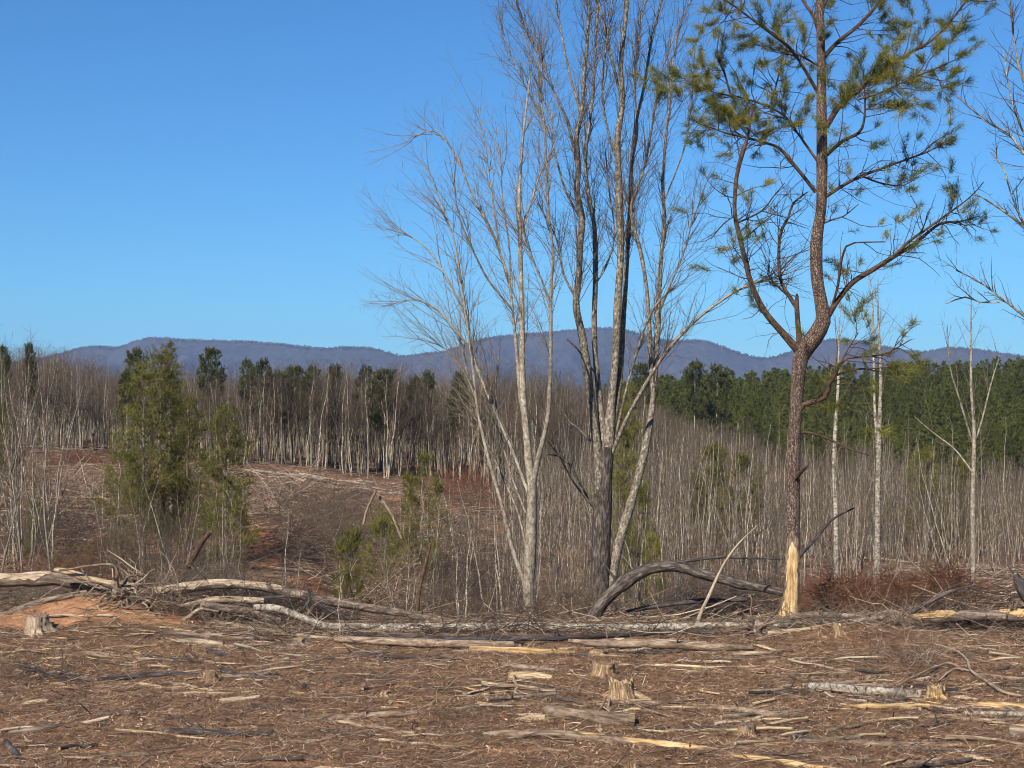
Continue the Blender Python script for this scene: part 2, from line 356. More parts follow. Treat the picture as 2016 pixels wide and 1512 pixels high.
# ------------------------------------------------------------------ ground sheet
CX = np.concatenate([np.linspace(-9000, -700, 40)[:-1], np.linspace(-700, -60, 40)[:-1], np.linspace(-60, 2080, 380), np.linspace(2080, 2720, 40)[1:], np.linspace(2720, 11000, 40)[1:]])
CD = np.concatenate([np.linspace(2.5, 15.5, 40)[:-1], np.linspace(15.5, 31, 250)[:-1], 31 * (500 / 31) ** (np.arange(230) / 229.), np.geomspace(510, 9500, 30)])
PX, DD = np.meshgrid(CX, CD); X = (PX - 1008) / F * DD; Y = DD
Z = terrain(X, Y)
nr, nc = X.shape; idx = np.arange(nr * nc).reshape(nr, nc)
q = np.stack([idx[:-1, :-1], idx[:-1, 1:], idx[1:, 1:], idx[1:, :-1]], -1).reshape(-1, 4)
G = Geo(); G.raw(np.stack([X, Y, Z], -1).reshape(-1, 3), q=q)
ground = G.build('ground', M['ground']); tag(ground, kind='structure')
def blob(px, py, wx, wy, a):
    c = gpt(px, py) if py > 1195 else None
    return c, px, py, wx, wy, a
CLAY = [(200, 1196, 170, 26, 1.25), (60, 1222, 110, 20, 1.1), (330, 1216, 120, 18, .9), (450, 1225, 90, 10, .35), (520, 1080, 85, 55, .8), (455, 1020, 60, 40, .65), (590, 1180, 80, 34, .8), (620, 1140, 60, 20, .5),
        (120, 920, 150, 30, .35), (60, 985, 90, 30, .4), (430, 1483, 110, 9, .55), (330, 1397, 60, 8, .45), (1300, 1335, 90, 8, .5), (1400, 1335, 60, 7, .45), (880, 1325, 90, 8, .55), (1965, 1215, 50, 20, .5),
        (1640, 1262, 70, 14, .4), (1985, 1300, 50, 20, .45), (640, 1400, 90, 8, .2), (1100, 1350, 60, 6, .3), (560, 1500, 200, 12, .35), (960, 920, 120, 20, .25), (140, 1100, 160, 40, .25), (150, 1000, 120, 40, .2), (1850, 1145, 160, 20, .2)]
def clay_at(x, y, z):
    px = 1008 + F * x / y; sy = HY + (H - z) / y * F; c = np.full(np.shape(px), -.05)
    for cx, cy, wx, wy, a in CLAY: c = np.maximum(c, -.05 + a * np.exp(-(((px - cx) / wx) ** 2 + ((sy - cy) / wy) ** 2)))
    return c
clayv = clay_at(X, Y, Z)
me = ground.data
a_ = me.attributes.new('clay', 'FLOAT', 'POINT'); a_.data.foreach_set('value', clayv.astype(np.float32).ravel())
a_ = me.attributes.new('far', 'FLOAT', 'POINT'); a_.data.foreach_set('value', ss(28.5, 36, Y + 0 * X).astype(np.float32).ravel())

# ------------------------------------------------------------------ mountains
RP = [(-3000, 715), (-800, 718), (0, 716), (60, 708), (110, 699), (150, 686), (180, 681), (205, 683), (230, 686), (262, 672), (300, 664), (350, 668), (420, 671), (500, 673), (560, 678), (610, 684), (640, 686), (680, 683),
      (720, 684), (755, 691), (790, 703), (830, 697), (880, 691), (920, 675), (960, 665), (1000, 660), (1060, 656), (1100, 652), (1180, 646), (1215, 647), (1250, 654), (1280, 664), (1320, 672), (1370, 669), (1400, 673),
      (1440, 690), (1480, 702), (1510, 706), (1545, 697), (1590, 680), (1630, 668), (1670, 668), (1720, 678), (1780, 690), (1820, 693), (1870, 684), (1920, 687), (1960, 693), (2016, 702), (2200, 708), (2600, 690), (5000, 715)]
rx = np.array([p[0] for p in RP], float); ry = np.array([p[1] for p in RP], float)
MD = 6000.
ncx = 900; mp = np.linspace(-2600, 4600, ncx); ker = np.exp(-(np.arange(-3, 4) / 1.6) ** 2); ker /= ker.sum()
crest = np.convolve(np.interp(mp, rx, ry), ker, 'same'); crest[:4] = crest[4]; crest[-4:] = crest[-5]
cz = H + (HY - crest) / F * MD
ds = np.concatenate([np.linspace(-2300, 0, 60), np.linspace(60, 1500, 12)])
MX = (mp[None] - 1008) / F * (MD + ds[:, None] * 0.5); MY = MD + ds[:, None] + 0 * mp[None]
tt = np.clip(1 + ds / 2300, 0, 1)[:, None]
prof = np.where(ds[:, None] < 0, tt ** 1.25, 1 - .5 * ss(0, 1500, ds[:, None]))
spur = np.abs(fbm(MX / 420, MY / 900, 4)) * -210 * np.sin(np.pi * tt) ** .8 * (ds[:, None] < 0)
MZ = -45 + (cz[None] + 45) * prof + spur + fbm(MX / 90, MY / 120, 3, 1) * 14 * (1 - tt ** 6)
MX[:, :] = (mp[None] - 1008) / F * MY.clip(3700, 7500)
G = Geo(); idx = np.arange(MX.size).reshape(MX.shape)
G.raw(np.stack([MX, MY, MZ], -1).reshape(-1, 3), q=np.stack([idx[:-1, :-1], idx[:-1, 1:], idx[1:, 1:], idx[1:, :-1]], -1).reshape(-1, 4))
o = G.build('mountain_ridge', M['mountain']); tag(o, kind='structure')
# the bare trees that fringe the skyline of the ridge, and those that roughen its face
rng = np.random.RandomState(3)
nn = 9000; k_ = rng.rand(nn) * (ncx - 2); depth = -rng.rand(nn) ** 2 * 60
zz = np.interp(k_, np.arange(ncx), cz); xx = (np.interp(k_, np.arange(ncx), mp) - 1008) / F * (MD + depth); zz = zz + depth * .05 - 3
hh = 4 + 6 * rng.rand(nn) ** 1.5; ww = 2 + 3 * rng.rand(nn)
c0 = np.stack([xx, MD + depth, zz], -1)
tri = np.stack([c0 - np.stack([ww, 0 * ww, 0 * ww], -1), c0 + np.stack([ww, 0 * ww, 0 * ww], -1), c0 + np.stack([rng.randn(nn) * 2, rng.randn(nn) * 2, hh], -1)], 1)
G = Geo(); G.tris(tri); G.tris(tri + np.array([0, 3., 0]) + rng.randn(nn, 1, 1) * 2)
o = G.build('ridge_forest', M['mountain'], smooth=False); tag(o, 'fringe of tiny bare trees along the blue mountain skyline', 'forest', kind='stuff')

# ------------------------------------------------------------------ haze
G = Geo()
x0, x1, y0, y1, z0, z1 = -22000, 22000, -40, 9800, -60, 420
v = np.array([[x0, y0, z0], [x1, y0, z0], [x1, y1, z0], [x0, y1, z0], [x0, y0, z1], [x1, y0, z1], [x1, y1, z1], [x0, y1, z1]], float)
m = bpy.data.materials.new('haze_air'); m.use_nodes = True; m.node_tree.nodes.clear()
o_ = m.node_tree.nodes.new('ShaderNodeOutputMaterial'); vv = m.node_tree.nodes.new('ShaderNodeVolumePrincipled')
vv.inputs['Color'].default_value = (.34, .58, 1.0, 1); vv.inputs['Density'].default_value = 6.2e-5; vv.inputs['Anisotropy'].default_value = 0.0
m.node_tree.links.new(vv.outputs[0], o_.inputs['Volume'])
G.raw(v, q=[[0, 3, 2, 1], [4, 5, 6, 7], [0, 1, 5, 4], [1, 2, 6, 5], [2, 3, 7, 6], [3, 0, 4, 7]])
HAZE = G.build('haze', m, smooth=False); tag(HAZE, kind='stuff')

# ------------------------------------------------------------------ big trees traced along their stems
def wpath(pts, D, slope, d0=0.):
    "photo polyline (px,py,diameter px) -> rows (x,y,z,r), drifting in depth by slope per metre travelled"
    o = []; acc = 0; pp = None
    for px, py, wd in pts:
        if pp is not None: acc += math.hypot(px - pp[0], py - pp[1]) / F * D
        pp = (px, py); d = D + d0 + slope * acc
        p = PT(px, py, d); o.append((p[0], p[1], p[2], wd * .5 / F * d))
    return o
class Traced:
    def __init__(s, D): s.D = D; s.px = []; s.dep = []; s.paths = []
    def add(s, pts, slope=0., step=.15):
        d0 = 0
        if s.px:
            A = np.array(s.px); i = np.argmin(np.hypot(A[:, 0] - pts[0][0], A[:, 1] - pts[0][1])); d0 = s.dep[i]
        row = wpath(pts, s.D, slope, d0); A = smoothpath(row, step)
        for r in A:
            s.px.append((1008 + F * r[0] / r[1], HY + (H - r[2]) / r[1] * F)); s.dep.append(r[1] - s.D)
        s.paths.append(A); return A
def pack(paths, n=18):
    P = []; Q = []
    for A in paths:
        p, r = resample(A[:, :3], A[:, 3], n); P.append(p); Q.append(r)
    return np.array(P), np.array(Q)
def knobble(rng, A, amp=.06):
    A = A.copy(); k = np.convolve(rng.randn(len(A) + 4), np.ones(5) / 5, 'valid'); A[:, 3] *= 1 + amp * k * 2; return A

# --- the tall pine with the stripped base
rng = np.random.RandomState(11); random.seed(4)
T = Traced(29.0)
trunk = T.add([(1549, 1226, 52), (1552, 1206, 40), (1557, 1180, 32), (1560, 1100, 30), (1560, 1000, 30), (1562, 900, 28), (1567, 800, 27), (1573, 725, 29), (1580, 695, 36), (1602, 665, 37), (1620, 632, 33), (1617, 600, 28), (1608, 545, 26),
    (1607, 480, 25), (1612, 440, 23), (1617, 400, 22), (1618, 300, 23), (1617, 200, 20), (1616, 100, 18), (1614, 0, 16), (1612, -120, 12), (1608, -260, 5)], step=.12)
trunk[:, 3] *= .93
LIMBS = [  # points, depth slope, leafy(0..1), twiggy
 ([(1580, 700, 22), (1545, 660, 17), (1510, 620, 15), (1490, 585, 14), (1475, 545, 12), (1462, 490, 11), (1450, 440, 11), (1446, 410, 10), (1450, 350, 10), (1462, 300, 11), (1472, 270, 7), (1480, 225, 4), (1490, 190, 2)], -.12, .45, .8),
 ([(1577, 695, 19), (1572, 650, 13), (1569, 610, 12), (1569, 583, 8)], .05, 0, .2),
 ([(1569, 606, 11), (1555, 585, 10), (1540, 560, 8), (1534, 530, 8), (1534, 480, 7), (1540, 450, 7), (1552, 428, 6), (1562, 400, 5), (1590, 378, 3)], .2, 0, .9),
 ([(1553, 584, 5), (1530, 562, 5), (1512, 540, 3), (1516, 510, 2)], -.3, 0, .8),
 ([(1630, 622, 14), (1650, 590, 12), (1680, 555, 12), (1720, 530, 11), (1760, 505, 10), (1800, 480, 8), (1850, 441, 6), (1890, 436, 4), (1930, 425, 2)], .25, .22, .9),
 ([(1760, 505, 8), (1790, 475, 7), (1830, 447, 6), (1870, 418, 5), (1910, 388, 3), (1937, 358, 2)], -.1, .35, .9),
 ([(1638, 604, 6), (1650, 560, 6), (1655, 520, 6), (1666, 485, 5), (1682, 478, 4), (1742, 476, 3)], -.4, 0, .25),
 ([(1624, 388, 9), (1665, 362, 8), (1697, 346, 7), (1740, 330, 6), (1790, 312, 5), (1830, 297, 4), (1862, 278, 2)], .3, .3, 1.),
 ([(1697, 347, 5), (1740, 362, 4), (1780, 364, 3), (1812, 345, 2)], -.2, .45, 1.),
 ([(1628, 305, 9), (1660, 277, 8), (1690, 262, 8), (1701, 238, 6), (1703, 195, 4), (1700, 150, 3)], -.5, .9, .9),
 ([(1627, 250, 12), (1650, 212, 12), (1680, 186, 11), (1720, 155, 10), (1765, 120, 9), (1800, 100, 7), (1840, 75, 6), (1872, 40, 5), (1908, -5, 4)], .1, 1.0, .8),
 ([(1690, 196, 5), (1740, 180, 5), (1780, 160, 4), (1830, 140, 4), (1880, 118, 2)], -.35, 1.0, .8),
 ([(1624, 110, 10), (1650, 82, 9), (1690, 50, 8), (1730, 5, 7), (1755, -40, 6)], .3, .5, .8),
 ([(1606, 378, 10), (1580, 345, 9), (1555, 315, 9), (1535, 292, 7), (1510, 282, 6), (1470, 271, 5), (1430, 262, 4), (1370, 240, 2)], -.2, .8, 1.),
 ([(1610, 318, 7), (1590, 290, 6), (1565, 255, 5), (1540, 225, 5), (1500, 205, 5), (1450, 190, 4), (1400, 180, 3), (1340, 152, 2)], .25, 1.0, .9),
 ([(1437, 182, 5), (1425, 140, 5), (1412, 110, 4), (1415, 70, 2)], .1, 1.0, .6),
 ([(1610, 182, 8), (1580, 130, 7), (1555, 95, 7), (1530, 75, 6), (1490, 45, 5), (1440, 8, 4), (1400, -15, 3)], -.3, .9, .8),
 ([(1612, 64, 8), (1600, 30, 7), (1580, 0, 6), (1555, -50, 4)], .3, .3, .8),
 ([(1612, 130, 5), (1580, 112, 4), (1545, 98, 3)], .5, .1, .8),
 ([(1518, 205, 4), (1530, 160, 4), (1540, 120, 3), (1552, 80, 2)], .5, .2, .8),
 ([(1618, 20, 6), (1640, -20, 5), (1680, -60, 3)], -.3, .4, .8),
 ([(1620, 440, 5), (1640, 432, 4), (1662, 425, 3), (1690, 402, 2)], -.5, .8, .8),
 ([(1450, 440, 5), (1500, 415, 4), (1520, 390, 3), (1545, 360, 2)], -.3, 0, 1.),
 ([(1466, 470, 4), (1500, 440, 3), (1530, 415, 2)], .4, 0, 1.),
 ([(1447, 425, 3), (1425, 440, 3), (1400, 470, 2)], .2, .4, .6)]
DEAD = [
 ([(1570, 812, 14), (1582, 797, 12), (1625, 781, 12), (1632, 755, 11), (1645, 735, 10), (1653, 718, 8), (1668, 705, 6), (1700, 703, 5), (1745, 695, 4), (1795, 668, 2)], -.35, .3, 1.2),
 ([(1648, 738, 6), (1680, 728, 4), (1740, 724, 3), (1805, 720, 2)], .1, .0, .5),
 ([(1655, 715, 4), (1668, 690, 3), (1690, 655, 2)], -.1, .5, 1.2),
 ([(1573, 853, 6), (1595, 852, 6), (1640, 868, 5), (1672, 884, 4), (1712, 897, 2)], -.2, 0, .05),
 ([(1560, 952, 8), (1574, 933, 8), (1588, 919, 6)], -1.2, 0, 0),
 ([(1560, 772, 4), (1548, 762, 4), (1538, 770, 3)], -.3, 0, 0),
 ([(1578, 731, 4), (1590, 733, 4), (1598, 737, 3)], -.3, 0, 0),
 ([(1556, 1010, 4), (1548, 1002, 3)], -.6, 0, 0)]
pine = empty('pine_tree', tuple(PT(1552, 1212, 29.0)), 'tall scraggly pine with stripped yellow bark at its foot on the clearing edge', 'pine tree')
G = Geo(); A = knobble(rng, trunk, .03); G.tubes(A[:, :3], A[:, 3], 18, lobes=.05)
G.build('trunk', M['pine_bark'], pine)
# the patch of bared wood on the side that faces the camera
def bare_strip(A, z0, z1, half, mt, parent, name='bare_wood'):
    G = Geo(); rows = []
    zs = np.linspace(z0, z1, 26); o_i = np.argsort(A[:, 2]); zA = A[o_i]
    for i, z in enumerate(zs):
        c = np.array([np.interp(z, zA[:, 2], zA[:, k]) for k in range(4)]); t = i / 25
        hw = half * (.82 - .22 * t + .25 * (1 - t) ** 3 - .52 * ss(.84, 1, t)) * (1 + .12 * math.sin(i * 1.3 + half * 9) + .10 * math.sin(i * 3.1) + .06 * math.sin(i * 7.7)); cen = -.12 + .1 * math.sin(i * .7)
        rows.append([[c[0] + (c[3] * 1.035 + .003) * math.sin(cen + hw * u), c[1] - (c[3] * 1.035 + .003) * math.cos(cen + hw * u), z] for u in np.linspace(-1, 1, 9)])
    Vv = np.array(rows); idx = np.arange(Vv.shape[0] * 9).reshape(-1, 9)
    B = np.stack([Vv[..., 0] - A[0, 0], Vv[..., 1] * 0, Vv[..., 2]], -1)
    o0 = G._v(Vv, B); qq = np.stack([idx[:-1, :-1], idx[:-1, 1:], idx[1:, 1:], idx[1:, :-1]], -1).reshape(-1, 4); G.Q.append(qq + o0); G.QM.append(np.zeros(len(qq), int))
    o = G.build(name, mt, parent); o['label'] = 'bare yellow wood where the bark is scraped off'; return o
o = bare_strip(trunk, -.05, 1.62, 1.75, M['pink_bark'], pine, 'scraped_bark'); o['label'] = 'rubbed brown bark around the bare wood'
Tk = trunk.copy(); Tk[:, 3] *= 1.02; bare_strip(Tk, .0, 1.42, 1.12, M['raw_wood'], pine)
tufts = []
fine = Geo()
for L_, dead in [(l, False) for l in LIMBS] + [(l, True) for l in DEAD]:
    pts, sl, leaf, twg = L_
    A = knobble(rng, T.add([(a_, b_, c_ * .86) for a_, b_, c_ in pts], sl, .1), .05)
    G = Geo(); G.tubes(A[:, :3], A[:, 3], 8)
    if pts[-1][2] > 4:   # a snapped end
        G.cap(A[-1, :3] + np.array([[math.cos(a), 0, math.sin(a)] for a in np.arange(8) * math.pi / 4]) * A[-1, 3], A[-1, :3] + (A[-1, :3] - A[-2, :3]) * .5, 0)
    P, Q = pack([A], 14)
    P1, R1 = grow(rng, P, Q, 8.5 * twg, (30, 75), (.35, 1.4), 6, .12 if leaf > .3 else 0.0, .9, .011, tmin=.12, shrink=.35, rmin=.003)
    P2, R2 = grow(rng, P1, R1, 4.5, (25, 70), (.15, .5), 4, .15, 1.0, .006, rmin=.0025) if len(P1) else (P1[:0, :4], R1[:0, :4])
    G.tubes(P1, R1, 4)
    G.build('limb', M['pine_limb'], pine)
    fine.tubes(P2, R2, 3)
    if leaf > 0:
        for PP, pr in ((P1, leaf * .9), (P2, leaf * .55)):
            for i in range(len(PP)):
                if rng.rand() < pr: tufts.append((PP[i, -1], nrm(PP[i, -1] - PP[i, -2]), rng.rand()))
                if rng.rand() < pr * .5: tufts.append((PP[i, -2], nrm(PP[i, -1] - PP[i, -2] + rng.randn(3) * .01), rng.rand()))
    if leaf > .5:
        e = A[-1, :3]; tufts.append((e, nrm(A[-1, :3] - A[-3, :3]), 1.))
# whippy hanging twigs between the limbs
P, Q = pack([T.paths[i] for i in (1, 3, 4, 5, 8, 14, 15)] + [trunk[45:]], 14)
P1, R1 = grow(rng, P, Q, 5.5, (35, 100), (.5, 1.9), 8, -.15, 1.3, .007, rmin=.0035)
fine.tubes(P1, R1, 3)
P2, R2 = grow(rng, P1, R1, 3.0, (30, 80), (.15, .5), 4, -.3, 1.2, .004, rmin=.002); fine.tubes(P2, R2, 3)
fine.build('twigs', M['dark_twig'], pine)['kind'] = 'stuff'
# tufts growing straight out of the trunk and on the big limbs
for _ in range(34):
    i = rng.randint(0, len(trunk)); z = trunk[i, 2]; py = HY + (H - z) / 29 * F
    if 150 < py < 340 or 425 < py < 450: tufts.append((trunk[i, :3] + np.array([rng.uniform(-.1, .1), -.08, 0]), nrm(np.array([rng.randn(), -.6, .8])), .3))
for _ in range(26):
    A = T.paths[11]; i = rng.randint(3, max(4, len(A) // 2)); tufts.append((A[i, :3], nrm(np.array([rng.randn() * .6, -.5, 1])), .4))
TM = []
for k in range(6):
    G = Geo(); r2 = np.random.RandomState(40 + k); m_ = 3 + 2 * (k % 4)
    c = np.stack([np.cumsum(r2.randn(m_)) * .02, np.cumsum(r2.randn(m_)) * .02, np.linspace(0, .05 * m_, m_)], -1); d = np.tile([[0, 0, 1.]], (m_, 1))
    G.tris(needles(r2, c, d, 18 + 4 * (k % 3), .155 + .015 * (k % 3), .0078, .7)); TM.append(G.mesh('needle_tuft', M['needle'], False))
random.Random(5).shuffle(tufts)
print('tufts', len(tufts)); tufts = [t_ for t_ in tufts if rng.rand() < np.interp(HY + (H - t_[0][2]) / t_[0][1] * F, [250, 330, 480, 650], [1, .45, .45, .8])][:1500]
extra = Geo()
for i, (c, d, s) in enumerate(tufts):
    sc_ = .75 + .5 * rng.rand(); d = nrm(np.asarray(d) + np.array([0, 0, .35])); q_ = Vector(d).to_track_quat('Z', 'Y')
    if i < 298:
        o = bpy.data.objects.new('needle_tuft', TM[i % 6]); COL.objects.link(o); o.parent = pine
        o.location = Vector(c) - pine.location; o.rotation_mode = 'QUATERNION'; o.rotation_quaternion = q_; o.scale = (sc_,) * 3
    else:
        cc = c[None] + d[None] * np.linspace(0, .1, 4)[:, None]
        extra.tris(needles(rng, cc, np.tile(d, (4, 1)), 18, .17 * sc_, .0078, .6))
if extra.T: extra.build('needle_spray', M['needle'], pine, smooth=False)['kind'] = 'stuff'
# cones
def cone_mesh():
    G = Geo(); r2 = np.random.RandomState(2)
    for k in range(9):
        z = -.005 - k * .009; rad = .034 * math.sin(math.pi * (k + 1.2) / 10.5) + .006
        for a in np.arange(8) * math.pi / 4 + k * .4:
            d = np.array([math.cos(a), math.sin(a), 0]); s = np.array([-d[1], d[0], 0]) * .011
            c = np.array([0, 0, z]); G.tris([[c + d * .004 - s * .4 + [0, 0, .006], c + d * .004 + s * .4 + [0, 0, .006], c + d * rad + [0, 0, -.008]], [c + d * rad * .5 - s, c + d * rad * .5 + s, c + d * rad + [0, 0, -.008]]])
    G.tubes(np.array([[0, 0, .01], [0, 0, -.04], [0, 0, -.085]]), np.array([.008, .022, .006]), 6); return G.mesh('pine_cone', M['dark_twig'], False)
CM = cone_mesh()
for i in range(10):
    c = tufts[(40 + i * 37) % len(tufts)][0]; o = bpy.data.objects.new('pine_cone', CM); COL.objects.link(o); o.parent = pine; o.location = Vector(c) - pine.location; o.scale = (1.3,) * 3

# --- leafless multi-stemmed trees
def hero(name, label, D, base, stems, trunk_n, bark, twigm, seed, dens=(2.6, 3.4, 3.2), Ls=((.5, 1.9), (.25, .8), (.12, .4)), ang=(18, 45), up=.35, tmin=.25, skip=(), bias=None, sides=10, wn=.55, tw=(.012, .006, .0035), cat='bare tree', group=None):
    rng = np.random.RandomState(seed); T = Traced(D); root = empty(name, tuple(base), label, cat, group)
    ps = []
    for i, (pts, sl) in enumerate(stems):
        A = knobble(rng, T.add(pts, sl, .16), .07); ps.append(A)
        G = Geo(); G.tubes(A[:, :3], A[:, 3], sides if i < trunk_n + 3 else 7, seed=i * 3.1)
        if pts[-1][2] >= 4: G.cap(A[-1, :3] + np.array([[math.cos(a), 0, math.sin(a)] for a in np.arange(6) * math.pi / 3]) * A[-1, 3] * .9, A[-1, :3], 0)
        G.build('trunk' if i < trunk_n else 'limb', M['charred_bark'] if (i == 0 and trunk_n == 2) else bark, root)
    use = [p for i, p in enumerate(ps) if i not in skip]
    P, Q = pack(use, 20); G = Geo()
    P1, R1 = grow(rng, P, Q, dens[0], ang, Ls[0], 8, up, wn, tw[0], tmin=tmin, shrink=.45, rmin=.004, bias=bias)
    P2, R2 = grow(rng, P1, R1, dens[1], (25, 60), Ls[1], 5, up * .7, .7, tw[1], tmin=.1, rmin=.003)
    P3, R3 = grow(rng, P2, R2, dens[2], (25, 65), Ls[2], 4, up * .4, .8, tw[2], tmin=.15, rmin=.0022)
    G.tubes(P1, R1, 5); G.tubes(P2, R2, 3); G.tubes(P3, R3, 3)
    G.build('twigs', twigm, root)['kind'] = 'stuff'
    return root
FAN = [
 ([(1045, 1236, 28.8), (1041, 1190, 25.2), (1041, 1150, 23.4), (1045, 1060, 21.6), (1047, 985, 20.7), (1047, 955, 21.6)], 0),
 ([(1047, 962, 16.2), (1040, 900, 14.4), (1036, 850, 13.5), (1030, 780, 12.6), (1028, 700, 10.8), (1028, 640, 9.9), (1026, 560, 9.0), (1024, 480, 8.1), (1022, 400, 7.2), (1025, 330, 5.4), (1032, 250, 4.5), (1040, 180, 3.6), (1046, 130, 1.8)], .05),
 ([(1048, 962, 11.1), (1060, 900, 9.6), (1077, 830, 8.9), (1083, 750, 8.1), (1084, 650, 7.4), (1085, 560, 6.7), (1089, 500, 5.9), (1080, 430, 5.2), (1076, 330, 3.7), (1072, 250, 3.0), (1060, 150, 2.2), (1065, 90, 1.6)], -.06),
 ([(1036, 850, 6.7), (1024, 780, 6.7), (1018, 700, 5.9), (1012, 640, 5.9), (1003, 560, 5.2), (985, 500, 5.2), (966, 450, 4.4), (932, 390, 4.4), (908, 330, 3.7), (884, 285, 3.0), (852, 258, 2.2), (805, 272, 1.6)], .15),
 ([(1040, 1165, 9.6), (1012, 1090, 8.9), (992, 1010, 8.1), (978, 960, 7.4), (956, 880, 6.7), (938, 790, 5.9), (928, 700, 5.2), (916, 610, 5.2), (906, 540, 4.4), (893, 470, 3.7), (868, 400, 3.0), (842, 330, 1.6)], -.1),
 ([(1045, 985, 7.4), (1012, 895, 6.7), (975, 812, 5.9), (943, 735, 5.9), (925, 690, 4.4), (890, 640, 3.7), (850, 602, 3.0), (805, 590, 2.2), (768, 600, 1.6)], .12),
 ([(925, 650, 3.7), (893, 572, 3.7), (853, 505, 3.0), (812, 468, 2.2), (760, 450, 1.6)], .2),
 ([(1010, 612, 4.4), (962, 552, 3.7), (932, 495, 3.7), (905, 430, 3.0), (895, 370, 2.2), (898, 310, 1.6)], -.2),
 ([(985, 500, 3.7), (975, 430, 3.7), (965, 360, 3.0), (955, 290, 2.2), (940, 210, 1.6)], .2),
 ([(1005, 560, 3.7), (1002, 480, 3.7), (990, 400, 3.0), (985, 320, 2.2), (975, 240, 1.6)], -.15),
 ([(1084, 600, 4.4), (1070, 560, 3.7), (1045, 500, 3.7), (1030, 440, 3.0), (1060, 380, 2.2), (1075, 340, 1.6)], -.3),
 ([(1024, 470, 3.7), (1045, 400, 3.7), (1065, 340, 3.0), (1090, 290, 2.2), (1085, 220, 1.6)], .2),
 ([(1040, 1100, 5.2), (1020, 1010, 4.4), (985, 930, 4.4), (950, 850, 3.7), (925, 760, 3.0), (905, 660, 1.6)], .2),
 ([(1035, 1010, 4.4), (1005, 930, 3.7), (985, 850, 3.7), (975, 770, 3.0), (985, 680, 2.2)], .4),
 ([(938, 790, 3.0), (918, 740, 3.0), (880, 690, 2.2), (830, 665, 1.6)], -.2)]
hero('bare_tree', 'light grey leafless tree fanning out in many stems in front of the mountain saddle', 35.0, PT(1045, 1225, 35.0), FAN, 1, M['grey_bark'], M['twig'], 21,
     dens=(4.4, 3.6, 2.8), Ls=((.8, 2.9), (.3, 1.1), (.12, .45)), ang=(12, 36), tmin=.28, skip=(0,), bias=(-.22, 0, 0), up=.25, tw=(.009, .0055, .0036))
